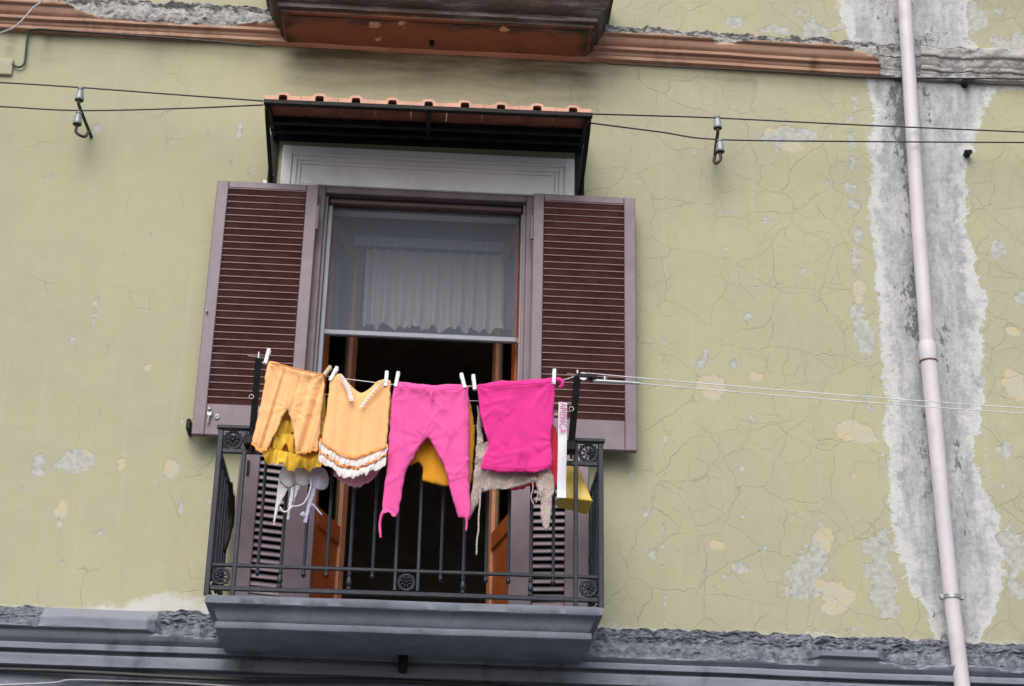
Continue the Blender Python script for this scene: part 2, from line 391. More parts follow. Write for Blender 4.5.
# survey fields
def line_x(pts):          # pixel boundary -> x as a function of z
    P = [at(px, py) for px, py in pts]; P.sort(key=lambda v: v.z)
    return np.interp(Z, [p.z for p in P], [p.x for p in P])
left = line_x([(838, -60), (838, 0), (846, 30), (858, 60), (868, 85), (872, 130), (869, 200), (873, 260), (875, 320), (884, 370), (890, 400), (885, 440), (888, 500), (896, 540), (906, 580), (924, 610), (936, 640), (945, 690)])
right = line_x([(962, -60), (966, 0), (972, 40), (1000, 80), (976, 130), (966, 200), (970, 250), (983, 300), (984, 360), (984, 400), (975, 440), (984, 480), (998, 520), (1006, 560), (1002, 600), (985, 640), (985, 690)])
bare = np.minimum(X-left, right-X) + fbm(X*6, Z*6, 4, 3)*.035
bandz = 7.06 + 0*X
bare = np.maximum(bare, np.where(X > 2.45, .12-np.abs(Z-7.02), -1) + fbm(X*7, Z*7, 3, 21)*.03)
pipe_x = line_x([(904, 0), (919, 230), (931, 380), (962, 686)])
chips = [  # px, py, rx, ry, cream
 (712, 386, 13, 10, 1), (755, 378, 9, 7, 1), (858, 432, 17, 11, 1), (866, 437, 14, 9, 1), (864, 345, 11, 26, 0), (861, 330, 9, 14, 0), (820, 550, 9, 22, 0), (812, 572, 13, 18, 0),
 (800, 585, 16, 15, 0), (835, 595, 15, 16, 1), (826, 540, 8, 12, 1), (880, 570, 14, 34, 0), (884, 600, 12, 22, 0), (790, 137, 32, 12, 0), (775, 132, 12, 8, 1), (795, 146, 14, 8, 1),
 (75, 462, 17, 11, 0), (84, 461, 8, 8, 1), (39, 463, 6, 9, 0), (122, 464, 5, 8, 1), (172, 471, 7, 11, 1), (61, 511, 7, 11, 1), (101, 532, 6, 5, 0), (148, 368, 5, 5, 1), (73, 341, 4, 5, 0),
 (181, 506, 3, 9, 0), (88, 195, 6, 3, 0), (740, 567, 10, 5, 0), (716, 546, 9, 5, 1), (706, 572, 4, 4, 0), (725, 577, 4, 3, 0), (747, 319, 4, 5, 0), (706, 355, 4, 7, 0), (700, 365, 6, 5, 0),
 (734, 364, 5, 6, 0), (755, 288, 3, 3, 0), (765, 220, 6, 3, 0), (724, 212, 4, 3, 0), (742, 467, 4, 4, 0), (751, 419, 5, 4, 0), (764, 550, 4, 4, 0), (645, 514, 4, 6, 0), (652, 555, 4, 7, 0),
 (632, 475, 4, 4, 0), (855, 100, 4, 14, 0), (848, 120, 7, 4, 0), (852, 140, 5, 14, 0), (852, 165, 4, 12, 0), (850, 188, 8, 8, 0), (853, 205, 6, 6, 0), (858, 235, 5, 12, 0), (856, 262, 6, 14, 0),
 (859, 290, 8, 12, 1), (858, 312, 7, 9, 0), (956, 110, 22, 16, 1), (940, 120, 14, 22, 0), (975, 165, 5, 4, 0), (1000, 250, 8, 9, 0), (1010, 330, 12, 6, 1), (1015, 388, 12, 16, 1), (1005, 450, 8, 7, 0),
 (1020, 300, 6, 8, 0), (985, 540, 12, 20, 0), (1010, 545, 14, 22, 0), (1018, 590, 10, 14, 0), (640, 44, 8, 6, 0), (735, 22, 14, 6, 0), (800, 14, 10, 5, 0), (780, 30, 20, 6, 0), (820, 35, 18, 14, 0),
 (846, 15, 12, 18, 1), (975, 20, 12, 18, 0), (1015, 45, 22, 12, 0), (1000, 12, 6, 6, 0), (240, 130, 3, 12, 0), (208, 133, 3, 4, 0), (172, 140, 2, 5, 0), (250, 172, 3, 5, 0), (231, 165, 2, 9, 0),
 (885, 300, 6, 12, 0), (868, 400, 8, 9, 0), (97, 305, 2.5, 18, 0), (93, 320, 2, 12, 0), (96, 130, 4, 9, 0)]
for k in range(52):
    px, py = rng.uniform(610, 1020), rng.uniform(150, 640)
    chips.append((px, py, rng.uniform(1.5, 4.5), rng.uniform(1.5, 4.5), int(rng.random() < .3)))
for k in range(40):
    px, py = rng.uniform(0, 215), rng.uniform(60, 600); chips.append((px, py, rng.uniform(1.2, 3), rng.uniform(1.2, 4), 0))
for py in range(335, 640, 8):                       # chipped hairline running down the wall
    if rng.random() < .75: chips.append((664+rng.uniform(-1, 1), py, rng.uniform(1, 2.5), rng.uniform(3, 7), 0))
chip = np.full(X.shape, -.2); cream = np.zeros(X.shape)
for px, py, rx, ry, c in chips:
    p = at(px, py); sx = rx/190; sz = ry/175
    d = (1-np.sqrt(((X-p.x)/sx)**2+((Z-p.z)/sz)**2))*min(sx, sz)
    if rx > 5.5: d = d + fbm(X*15+px, Z*15, 4, 7)*min(sx, sz)*.9
    d = np.clip(d, -.2, .035)-.003
    cream = np.where((d > chip) & (d > -.05), c, cream); chip = np.maximum(chip, d)
gl = (at(285, 60).x, at(598, 60).x)
inb = np.clip((X-gl[0]+.04)/.12, 0, 1)*np.clip((gl[1]+.04-X)/.12, 0, 1)
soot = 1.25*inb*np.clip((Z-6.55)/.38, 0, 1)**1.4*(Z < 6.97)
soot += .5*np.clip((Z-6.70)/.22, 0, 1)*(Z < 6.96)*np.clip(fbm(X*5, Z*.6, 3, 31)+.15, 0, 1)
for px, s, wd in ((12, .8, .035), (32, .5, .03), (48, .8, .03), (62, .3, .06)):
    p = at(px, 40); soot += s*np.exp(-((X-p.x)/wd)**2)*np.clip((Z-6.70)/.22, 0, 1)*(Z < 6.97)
damp = np.clip(1-np.abs(X-pipe_x-.55)/.5, 0, 1)*np.clip((4.1-Z)/.4, 0, 1)*.8 + np.clip((Z-7.15)/.3, 0, 1)*np.clip((X-2.75)/.2, 0, 1)*.7
damp += .35*np.clip((3.9-Z)/.25, 0, 1)*(X > .8)
grime = .11-np.abs(X-(pipe_x-.055))*2.6 + fbm(X*3, Z*2.2, 3, 44)*.26
grime = np.maximum(grime, -.06-np.abs(X-(pipe_x+.10))*2.6 + fbm(X*3, Z*2.5, 3, 47)*.28)
grime = np.where(Z > 6.85, np.maximum(grime, .04-np.abs(X-pipe_x)*.9+fbm(X*4, Z*5, 3, 48)*.25), grime)
ft = np.clip(1-(Z-3.60)/(.08+.04*(X > .8)+.15*np.exp(-((X+1.22)/.24)**2)+.05*np.clip(fbm(X*3, X*0+2, 3, 51)+.2, 0, 1)), 0, 1)
bloom = ft*(1.05+.5*np.exp(-((X+1.2)/.3)**2)+.2*np.exp(-((X-.95)/.15)**2)) * np.where(X > 1.2, .75, 1)
crk = np.clip((X+.2)/3.0, -.04, .13) + .05*np.clip((X-1.6)/1, 0, 1)
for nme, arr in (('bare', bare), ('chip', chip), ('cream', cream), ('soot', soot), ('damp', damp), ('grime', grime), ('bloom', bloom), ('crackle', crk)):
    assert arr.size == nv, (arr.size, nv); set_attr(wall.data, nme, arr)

lw = MB().box(-9, 9, -.05, .25, 0, 3.37)
lo = obj('ground_floor_wall', lw, M['grey_ledge'], facade)
rv = MB()
for a, b in (((OX0-.3, OX0), (OZ0, OZ1)), ((OX1, OX1+.3), (OZ0, OZ1))): rv.box(a[0], a[1], .002, .32, b[0], b[1])
rv.box(OX0-.3, OX1+.3, .002, .32, OZ1, OZ1+.3); rv.box(OX0-.3, OX1+.3, .002, .32, OZ0-.3, OZ0)
obj('door_reveal', rv, M['white_stucco'], facade)
rm = MB()
x0, x1, y0, y1, z0, z1 = -2.3, 2.3, .32, 4.2, 3.585, 6.6
rm.box(x0-.1, x0, y0, y1, z0, z1); rm.box(x1, x1+.1, y0, y1, z0, z1); rm.box(x0-.1, x1+.1, y1, y1+.1, z0, z1)
rm.box(x0-.1, x1+.1, y0, y1+.1, z1, z1+.1); rm.box(x0-.1, x1+.1, y0, y1+.1, z0-.1, z0, mi=1)
rm.box(x0, OX0-.02, .26, .318, z0, z1); rm.box(OX1+.02, x1, .26, .318, z0, z1); rm.box(OX0-.02, OX1+.02, .262, .318, OZ1+.02, z1)
obj('room_interior', rm, [M['room'], M['room_floor']], facade)
# door surround of white stucco, stepped moulding
su = MB()
def frame_ring(mb, xa, xb, zt, wd, ya, yb, zb=OZ0):
    mb.box(xa, xa+wd, ya, yb, zb, zt, bev=.004); mb.box(xb-wd, xb, ya, yb, zb, zt, bev=.004)
    mb.box(xa+wd+.0005, xb-wd-.0005, ya, yb, zt-wd, zt, bev=.004)
frame_ring(su, -.862, .732, 6.262, .055, -.065, .0)
frame_ring(su, -.806, .676, 6.206, .028, -.058, .0)
frame_ring(su, -.777, .647, 6.177, .020, -.053, .0)
su.box(-.756, .626, -.048, .0, 6.035, 6.156, bev=.003); su.box(-.756, -.665, -.048, 0, OZ0, 6.034); su.box(.525, .626, -.048, 0, OZ0, 6.034)
obj('door_surround', su, M['white_stucco'], facade, smooth=30)

def course(name, prof, mat, zshift, breakfun, xr=(-9, 9), dx=.009):
    """moulded band along the wall; breakfun(X, Zp, top) -> broken mask 0..1 and worn mask"""
    P = []
    for (a, b) in zip(prof[:-1], prof[1:]):
        n = max(1, int(math.hypot(b[0]-a[0], b[1]-a[1])/.007))
        for i in range(n): P.append((a[0]+(b[0]-a[0])*i/n, a[1]+(b[1]-a[1])*i/n))
    P.append(prof[-1]); P = np.array(P)
    xx = np.concatenate([np.arange(xr[0], -3, .15), np.arange(-3, 3.8, dx), np.arange(3.8, xr[1]+.01, .15)]) if xr == (-9, 9) else np.arange(xr[0], xr[1]+.001, dx)
    XX, PY = np.meshgrid(xx, P[:, 0]); _, PZ = np.meshgrid(xx, P[:, 1])
    PZ = PZ+zshift(XX)
    br, wn, depth = breakfun(XX, PZ, PY)
    s = np.arange(len(P))[:, None]*.009
    rough = fbm(XX*11, PZ*14+PY*9, 5, 61); rough2 = fbm(XX*75, PZ*75+PY*40, 2, 66)
    Yn = PY*(1-br) + br*(depth + rough*.028 + rough2*.012) + fbm(XX*3, s*3, 3, 70)*.003
    Yn = np.minimum(Yn, np.where(br > .01, -.004, PY+.004)) if True else Yn
    Zn = PZ + br*(fbm(XX*20, PZ*14, 4, 63)*.018) + fbm(XX*1.5, s*0, 3, 72)*.004
    n, m = XX.shape; ii = np.arange(n*m).reshape(n, m)
    q = np.stack([ii[:-1, :-1], ii[:-1, 1:], ii[1:, 1:], ii[1:, :-1]], -1).reshape(-1, 4)
    mb = MB(); mb.v = list(zip(XX.ravel().tolist(), Yn.ravel().tolist(), Zn.ravel().tolist())); mb.f = [tuple(a) for a in q.tolist()]; mb.mi = [0]*len(mb.f)
    o = obj(name, mb, mat, facade, smooth=50)
    set_attr(o.data, 'broken', br); set_attr(o.data, 'worn', wn); return o
def seg(Xa, a, b, s=.04): return np.clip((Xa-a)/s, 0, 1)*np.clip((b-Xa)/s, 0, 1)
# grey ledge under the balcony
def ledge_break(Xa, Za, Ya):
    e = fbm(Xa*5, Xa*0, 4, 81)
    lim = np.where(Xa > .7, 3.50+.030*fbm(Xa*8, Xa*0, 5, 83), 3.505+.028*e)                   # how far down the break reaches
    zone = np.maximum.reduce([seg(Xa, -1.30, -.9, .06), seg(Xa, .75, 1.95, .08), seg(Xa, 2.22, 4, .06)])
    up = np.clip((Za-lim)/.012, 0, 1)
    br = zone*up
    edge = np.clip((Za-(3.585+.012*e))/.01, 0, 1)                        # chipped top arris everywhere
    br = np.maximum(br, edge*.9*(Xa > -.95))
    ll = seg(Xa, -9, -1.82+.03, .05)*np.clip((Za-3.535-.02*e)/.01, 0, 1)*.8
    br = np.maximum(br, ll)
    br2 = seg(Xa, 1.9, 2.27, .03)*np.clip((Za-(3.555+.02*e))/.012, 0, 1); br = np.maximum(br, br2)
    wn = (.25+.85*np.clip((Za-3.585-.012*e)/.02, 0, 1))*np.clip((Za-3.53)/.05, 0, 1)*(Xa < -.2) + .75*np.clip((Za-3.63)/.02, 0, 1)*(Xa > .8)
    return br, wn, -.012-.085*np.clip((3.655-Za)/.16, 0, 1)
prof = [(.0, 3.665), (-.05, 3.635), (-.12, 3.604), (-.150, 3.590), (-.154, 3.585), (-.154, 3.537), (-.148, 3.532), (-.128, 3.530), (-.126, 3.512), (-.116, 3.492), (-.098, 3.476), (-.092, 3.472),
        (-.108, 3.469), (-.110, 3.464), (-.110, 3.440), (-.106, 3.437), (-.072, 3.436), (-.070, 3.424), (-.074, 3.421), (-.098, 3.418), (-.100, 3.414), (-.100, 3.366), (-.095, 3.362), (-.04, 3.358)]
course('base_ledge', prof, M['grey_ledge'], lambda Xa: -.008*np.clip((Xa-.5)/2, 0, 1), ledge_break)
# terracotta string course
def sc_break(Xa, Za, Ya):
    e = fbm(Xa*4.5, Xa*0+3, 5, 91)
    lim = np.interp(Xa, [-3, -2.35, -2.15, -1.95, -1.5, -1.2, -.95, -.6, .6, .85, 1.2, 1.5, 1.55, 1.75, 2.1, 2.3, 2.45, 2.49, 2.5, 9],
                       [7.11, 7.11, 7.08, 7.02, 7.005, 7.015, 7.04, 7.06, 7.08, 7.075, 7.085, 7.07, 7.04, 7.075, 7.075, 7.06, 7.02, 6.98, 6.9, 6.9]) + .016*e
    br = np.clip((Za-lim)/.01, 0, 1)
    br = np.where(Xa > 2.485, np.where(Xa < 2.72, .85, .50)+.45*fbm(Xa*5, Za*9, 4, 93), br)
    wn = np.where(Xa > 2.485, .95, .40*np.exp(-((Za-7.0)/.009)**2)+.33*np.exp(-((Za-6.952)/.009)**2)+.30*np.exp(-((Za-7.07)/.006)**2)) + .12*np.clip(fbm(Xa*3, Za*6, 3, 95), 0, 1)
    return np.clip(br, 0, 1), wn, np.where(Xa > 2.48, -.022, -.030-.035*np.clip((7.16-Za)/.12, 0, 1))
prof = [(.0, 7.165), (-.06, 7.145), (-.100, 7.128), (-.104, 7.122), (-.104, 7.072), (-.098, 7.066), (-.084, 7.064), (-.082, 7.048), (-.074, 7.028), (-.060, 7.014), (-.056, 7.012), (-.066, 7.008),
        (-.066, 6.990), (-.060, 6.986), (-.046, 6.984), (-.044, 6.968), (-.036, 6.962), (-.040, 6.958), (-.040, 6.940), (-.034, 6.936), (.0, 6.932)]
course('string_course', prof, M['terracotta'], lambda Xa: 0*Xa - .012*np.clip((Xa-1)/1.5, 0, 1), sc_break)

# ------------------------------------------------------------------ balconies
def slab_mesh(xa, xb, prof, yback=.06, n=60):
    """three-sided moulded slab; prof = (outset from face, z) from top to bottom"""
    mb = MB(); rings = []
    for d, z in prof:
        ring = []
        L = [(xa-d, yback), (xa-d, -d-DEP), (xb+d, -d-DEP), (xb+d, yback)]
        for (p, q), k in zip(zip(L[:-1], L[1:]), (14, n, 14)):
            for i in range(k): ring.append((p[0]+(q[0]-p[0])*i/k, p[1]+(q[1]-p[1])*i/k, z))
        ring.append((*L[-1], z)); rings.append(ring)
    m = len(rings[0])
    A = np.array(rings); A[:, :, 1] += fbm(A[:, :, 0]*4, A[:, :, 2]*4+A[:, :, 1], 3, 101)*.003; A[:, :, 2] += fbm(A[:, :, 0]*3, A[:, :, 1]*3, 3, 103)*.003
    vs = A.reshape(-1, 3).tolist(); fs = [(r*m+i, r*m+i+1, (r+1)*m+i+1, (r+1)*m+i) for r in range(len(rings)-1) for i in range(m-1)]
    fs += [tuple(range(m-1, -1, -1)), tuple((len(rings)-1)*m+i for i in range(m))]
    return mb.add(vs, fs)
BX0, BX1, DEP = -.975, .825, .60
bal = thing('balcony', 'grey blue moulded balcony with iron railing below the laundry', 'balcony', (-.075, 0, 3.455))
c0 = -.065
prof = [(.012, 3.600), (.022, 3.596), (.022, 3.562), (.016, 3.557), (.002, 3.555), (-.006, 3.552), (-.018, 3.538), (-.026, 3.520), (-.032, 3.503), (-.040, 3.496), (-.044, 3.492), (-.030, 3.489), (-.026, 3.486), (-.026, 3.461), (-.030, 3.457)]
obj('slab', slab_mesh(-.955, .808, prof), M['slab'], bal, smooth=50)
RY = -.605
ri = M['rail_iron']
RX = {'ol': -.975, 'il': -.858, 'cl': -.125, 'cr': -.021, 'ir': .705, 'or': .823}
def bar(name, x0, x1, y0, y1, z0, z1, parent=bal, mat=ri): return obj(name, MB().box(x0, x1, y0, y1, z0, z1, bev=.003), mat, parent)
for z, h, nm in ((4.294, .022, 'upper_rail'), (3.742, .016, 'lower_rail'), (3.634, .022, 'bottom_rail')):
    bar(nm, RX['ol']+.0125, RX['or']-.0125, RY-.009, RY+.009, z-h/2, z+h/2)
    for s, xx in (('l', RX['ol']), ('r', RX['or'])): bar('side_rail', xx-.009, xx+.009, RY+.0125, .01, z-h/2, z+h/2)
for k, zt in (('ol', 4.40), ('or', 4.40), ('il', 4.40), ('ir', 4.40)):
    hw = .0125 if k[0] == 'o' else .010
    bar('corner_post' if k[0] == 'o' else 'inner_post', RX[k]-hw, RX[k]+hw, RY-hw, RY+hw, 3.598, zt)
for k in ('cl', 'cr'): bar('inner_post', RX[k]-.008, RX[k]+.008, RY-.0105, RY+.0105, 3.6455, 4.2825)
for a, b in (('ol', 'il'), ('ir', 'or')): bar('post_cap', RX[a]-.020, RX[b]+.020, RY-.022, RY+.022, 4.4005, 4.418)
def rosette(cx, cz, rr):
    mb = MB()
    mb.torus((cx, RY, cz), rr, .0055, 24, 6); mb.torus((cx, RY, cz), rr*.82, .003, 24, 5)
    mb.ellipsoid((cx, RY-.004, cz), (rr*.22, .010, rr*.22), 10, 6)
    for k in range(8):
        a = math.pi*k/4+math.pi/8; d = Vector((math.cos(a), 0, math.sin(a)))
        mb.ellipsoid(Vector((cx, RY-.002, cz))+d*rr*.50, (rr*.30, .006, rr*.125), 8, 6, Matrix.Rotation(-a, 3, 'Y'))
    for k in range(4):
        a = math.pi/4+k*math.pi/2; d = Vector((math.cos(a), 0, math.sin(a)))
        mb.ellipsoid(Vector((cx, RY, cz))+d*rr*1.18, (rr*.16, .005, rr*.09), 8, 5, Matrix.Rotation(-a, 3, 'Y'))
    return mb
mid = lambda a, b: (RX[a]+RX[b])/2
for (a, b, z, rr) in (('ol', 'il', 4.349, .043), ('ir', 'or', 4.349, .043), ('ol', 'il', 3.6885, .037), ('ir', 'or', 3.6885, .037), ('cl', 'cr', 3.6885, .037)):
    obj('rosette', rosette(mid(a, b), z, rr), ri, bal, smooth='all')
def plain_baluster(x, y):
    mb = MB().tube([(x, y, 3.722), (x, y, 4.283)], .0078, 8)
    mb.lathe((x, y, 3.700), [(.001, -.006), (.008, 0), (.0115, .008), (.011, .016), (.006, .023), (.0075, .027)], 10); return mb
def turned_baluster(x, y):
    mb = MB().tube([(x, y, 3.72), (x, y, 4.283)], .0085, 8)
    mb.lathe((x, y, 3.6455), [(.013, 0), (.013, .010), (.007, .013), (.007, .017), (.012, .022), (.0135, .034), (.012, .046), (.0075, .058), (.0075, .062), (.0115, .066), (.0115, .072), (.008, .076)], 12); return mb
def row(n, xa, xb):
    return [xa+(xb-xa)*(k+1)/(n+1) for k in range(n)]
protoP = protoT = None
for xa, xb in ((RX['il'], RX['cl']), (RX['cr'], RX['ir'])):
    for k, x in enumerate(row(6, xa, xb)):
        if k in (1, 4):
            if protoT is None: protoT = (obj('turned_baluster', turned_baluster(x, RY), ri, bal, smooth=40), x)
            else: dup(protoT[0], bal, x-protoT[1])
        else:
            if protoP is None: protoP = (obj('baluster', plain_baluster(x, RY), ri, bal, smooth=40), x)
            else: dup(protoP[0], bal, x-protoP[1])
for xx in (RX['ol'], RX['or']):
    for y in (-.49, -.38, -.27, -.16, -.05): dup(protoP[0], bal, xx-protoP[1], y-RY)
bal.rotation_euler.y = R(-.25)

DEP_save = DEP; DEP = .31
ub = thing('balcony', 'stained terracotta balcony underside above the tiled awning', 'balcony', (-.05, 0, 6.94))
prof = [(.13, 7.75), (.13, 7.20), (.125, 7.19), (.105, 7.185), (.100, 7.10), (.090, 7.09), (.085, 7.06), (.065, 7.03), (.05, 7.01), (.03, 7.0), (.03, 6.972), (.012, 6.964), (.01, 6.950), (0, 6.944)]
prof = [(d, z if z < 7.5 else 7.30) for d, z in prof]
def ub_mat():
    m, nt, out = new_mat('stained_terracotta_slab'); N = NT(nt); tc = N.n('TexCoord').outputs['Object']
    c = N.mix(N.noise(tc, 5, 7, .65), (.155, .066, .042), (.215, .095, .055))
    under = N.attr('under')
    dirt = N.step(N.math('ADD', N.noise(N.mapping(tc, (3, 8, 8)), 1, 8, .7), N.math('MULTIPLY', N.math('SUBTRACT', 1.0, under), .30)), .52, .74)
    c = N.mix(N.math('MULTIPLY', dirt, .9), c, (.045, .04, .038))
    pe = N.step(N.math('ADD', N.noise(tc, 7, 6, .6), N.attr('peel')), .70, .72)
    c = N.mix(pe, c, N.mix(N.noise(tc, 16, 5), (.40, .36, .32), (.42, .22, .12)))
    gr = N.math('MULTIPLY', N.math('SUBTRACT', 1.0, under), N.step(N.noise(N.mapping(tc, (2, 4, 20)), 1, 8, .7), .5, .65))
    c = N.mix(N.math('MULTIPLY', gr, .6), c, (.20, .195, .20))
    p = N.n('BsdfPrincipled'); N.l(c, p.inputs['Base Color']); p.inputs['Roughness'].default_value = .85; p.inputs['Specular IOR Level'].default_value = .2
    N.l(N.bump(N.noise(tc, 30, 7, .7), .6, .02), p.inputs['Normal']); N.l(p.outputs[0], out.inputs[0]); return m
M['ub'] = ub_mat()
us = obj('slab', slab_mesh(-.90, .80, prof), M['ub'], ub, smooth=50)
V = np.array([v.co[:] for v in us.data.vertices])
set_attr(us.data, 'under', np.clip((.03-V[:, 2])/.03, 0, 1)); set_attr(us.data, 'peel', 0*V[:, 0])
# underside sheet with the peeled spots
ux = np.arange(-.893, .794, .02); uy = np.arange(-.30, .005, .02); UX, UY = np.meshgrid(ux, uy); UZ = 6.9385+fbm(UX*4, UY*4, 3, 111)*.004
peel = np.full(UX.shape, -.5)
for px, py, rr in ((345, 14, .035), (376, 26, .05), (378, 37, .04), (399, 23, .05), (502, 29, .035), (500, 17, .05), (330, 10, .03)):
    p = at(px, py); t = (6.94-CAM.z)/(p-CAM).z; q = CAM+(p-CAM)*t
    peel = np.maximum(peel, .26-np.hypot((UX-q.x)/rr, (UY-q.y)/(rr*1.3))*.16)
mb = MB(); n, m = UX.shape; ii = np.arange(n*m).reshape(n, m)
mb.v = list(zip(UX.ravel().tolist(), UY.ravel().tolist(), UZ.ravel().tolist())); mb.f = [tuple(a) for a in np.stack([ii[:-1, :-1], ii[:-1, 1:], ii[1:, 1:], ii[1:, :-1]], -1).reshape(-1, 4).tolist()]; mb.mi = [0]*len(mb.f)
so = obj('soffit', mb, M['ub'], ub, smooth='all')
set_attr(so.data, 'under', np.clip((UY+.33)/.12, .2, 1)*np.clip((.87-np.abs(UX+.05))/.1, .2, 1)); set_attr(so.data, 'peel', peel)
obj('iron_stub', MB().tube([(-.08, -.12, 6.945), (-.08, -.12, 6.91)], [.018, .012], 8), M['iron'], ub)
DEP = DEP_save

# ------------------------------------------------------------------ awning
aw = thing('awning', 'small terracotta tiled awning on black iron brackets above the balcony door', 'awning', (-.065, 0, 6.30))
AX0, AX1 = -.928, .778; NT9 = 9; pit = (AX1-AX0)/NT9
sl = .14/.52
def ay(t, up=0): return (-.53+.53*t, 6.262+.14*t+up)           # along the slope
tl = MB(); tu = MB()
for r in range(2):
    t0, t1 = (0, .58) if r == 0 else (.50, 1.0)
    lift = .0 if r == 0 else .026
    for k in range(NT9):
        xa = AX0+k*pit; jz = random.uniform(-.003, .003); jy = random.uniform(-.006, .006)
        # cross-section: thick flat lips with a hollow raised rib between
        top = [(.006, .030), (.30, .031), (.345, .045), (.40, .050), (.58, .050), (.635, .045), (.68, .031), (.994, .030)]
        low = [(.006, .002), (.37, .002), (.375, .030), (.42, .036), (.56, .036), (.605, .030), (.61, .002), (.994, .002)]
        vs = []
        for t in (t0, t1):
            y, z = ay(t, lift)
            for u, h in top: vs.append((xa+u*pit, y+jy, z+h+jz))
            for u, h in low: vs.append((xa+u*pit, y+jy, z+h+jz))
        for i in range(7):
            tl.add([vs[q] for q in (i, i+1, 8+i+1, 8+i, 16+i, 16+i+1, 24+i+1, 24+i)], [(0, 1, 2, 3), (4, 7, 6, 5), (0, 4, 5, 1), (2, 6, 7, 3)] + ([(0, 3, 7, 4)] if i == 0 else []) + ([(1, 5, 6, 2)] if i == 6 else []))
obj('tile_roof', tl, M['tile'], aw)
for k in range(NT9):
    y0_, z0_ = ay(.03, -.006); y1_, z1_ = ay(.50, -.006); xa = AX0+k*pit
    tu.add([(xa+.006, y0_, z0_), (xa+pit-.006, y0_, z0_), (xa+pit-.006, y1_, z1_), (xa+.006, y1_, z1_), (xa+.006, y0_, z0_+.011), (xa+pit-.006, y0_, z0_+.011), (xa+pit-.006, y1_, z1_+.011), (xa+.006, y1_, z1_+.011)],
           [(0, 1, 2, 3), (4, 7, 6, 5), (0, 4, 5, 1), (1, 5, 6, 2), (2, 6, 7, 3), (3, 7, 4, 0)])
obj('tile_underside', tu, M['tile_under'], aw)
fr = MB()
fr.box(AX0-.004, AX1+.004, -.545, -.515, 6.236, 6.262, bev=.003)
fr.box(AX0, AX1, -.275, -.245, 6.285, 6.319, bev=.003)
fr.box(AX0, AX1, -.15, -.12, 6.304, 6.342, bev=.003)
fr.box(AX0, AX1, -.035, -.003, 6.325, 6.37, bev=.003)
for xx in (AX0+.012, (AX0+AX1)/2, AX1-.012):
    fr.add([(xx-.012, -.515, 6.237), (xx+.012, -.515, 6.237), (xx+.012, -.036, 6.335), (xx-.012, -.036, 6.335), (xx-.012, -.515, 6.258), (xx+.012, -.515, 6.258), (xx+.012, -.036, 6.367), (xx-.012, -.036, 6.367)],
           [(0, 1, 2, 3), (4, 7, 6, 5), (0, 4, 5, 1), (1, 5, 6, 2), (2, 6, 7, 3), (3, 7, 4, 0)])
obj('iron_frame', fr, M['iron'], aw)
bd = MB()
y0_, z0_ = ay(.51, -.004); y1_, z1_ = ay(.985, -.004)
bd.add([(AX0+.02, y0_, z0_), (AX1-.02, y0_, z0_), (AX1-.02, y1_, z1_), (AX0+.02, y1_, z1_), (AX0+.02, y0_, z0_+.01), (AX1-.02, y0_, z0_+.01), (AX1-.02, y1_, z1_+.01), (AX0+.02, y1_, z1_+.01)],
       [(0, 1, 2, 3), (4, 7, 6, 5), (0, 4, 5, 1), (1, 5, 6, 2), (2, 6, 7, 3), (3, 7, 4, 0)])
obj('boarding', bd, M['dark_wood_and_gap_shade'], aw)
for xx in (AX0+.012, AX1-.012):
    br = MB()
    br.tube([(xx, -.52, 6.225), (xx, -.46, 6.196), (xx, -.20, 6.115), (xx, -.06, 6.075), (xx, -.03, 6.055)], .015, 4)
    o = obj('bracket', br, M['iron'], aw)
    obj('wall_plate', MB().box(xx-.024, xx+.024, -.014, -.001, 6.02, 6.365, bev=.002), M['iron'], o)
    obj('bolt', MB().lathe((xx, -.014, 6.10), [(.010, 0), (.010, .01), (.005, .012)], 8, Vector((0, -1, 0))), M['steel'], o)
aw.rotation_euler.y = R(-.55)

# ------------------------------------------------------------------ door, screen, shutters
dr = thing('balcony_door', 'open balcony door with orange varnished leaves turned into the dark room', 'door', (-.07, .1, OZ0))
fr = MB()
fr.box(OX0+.001, OX0+.045, -.028, .11, OZ0, OZ1-.002, bev=.004); fr.box(OX1-.045, OX1-.001, -.028, .11, OZ0, OZ1-.002, bev=.004)
fr.box(OX0+.046, OX1-.046, -.028, .11, OZ1-.042, OZ1-.002, bev=.004)
fr.box(OX0+.0455, OX0+.06, .0, .11, OZ0, OZ1-.043); fr.box(OX1-.06, OX1-.0455, .0, .11, OZ0, OZ1-.043)
obj('door_frame', fr, M['mauve'], dr, smooth=30)
def leaf(hx, ang, side):
    """casement leaf: hinge at (hx, .13), swung inwards; local u along leaf, v through it"""
    wd = .53; zt, zb = 5.96, 3.63; a = R(ang)
    ux = Vector((side*math.cos(a), math.sin(a), 0)); vx = Vector((-ux.y, ux.x, 0))
    T = Matrix(((ux.x, vx.x, 0, hx), (ux.y, vx.y, 0, .13), (0, 0, 1, 0), (0, 0, 0, 1)))
    fl = MB(); d = .022
    fl.box(0, .085, -d, d, zb, zt, M4=T, bev=.005); fl.box(wd-.085, wd, -d, d, zb, zt, M4=T, bev=.005, mi=1)
    for z0, z1 in ((zb, zb+.16), (4.20, 4.30), (zt-.085, zt)): fl.box(.0855, wd-.0855, -d, d, z0, z1, M4=T, bev=.005)
    o = obj('door_leaf', fl, [M['wood'], M['wood_light']], dr, smooth=30)
    obj('panel', MB().box(.086, wd-.086, -.010, .010, zb+.161, 4.199, M4=T), M['wood'], o)
    obj('pane', MB().box(.086, wd-.086, -.003, .003, 4.301, zt-.086, M4=T), M['glass'], o)
    return o
leaf(-.598, 73, 1); leaf(.462, 79, -1)
sc = thing('roller_screen', 'half lowered insect screen with pale grey bottom bar in the doorway', 'insect screen', (-.07, .06, 5.2))
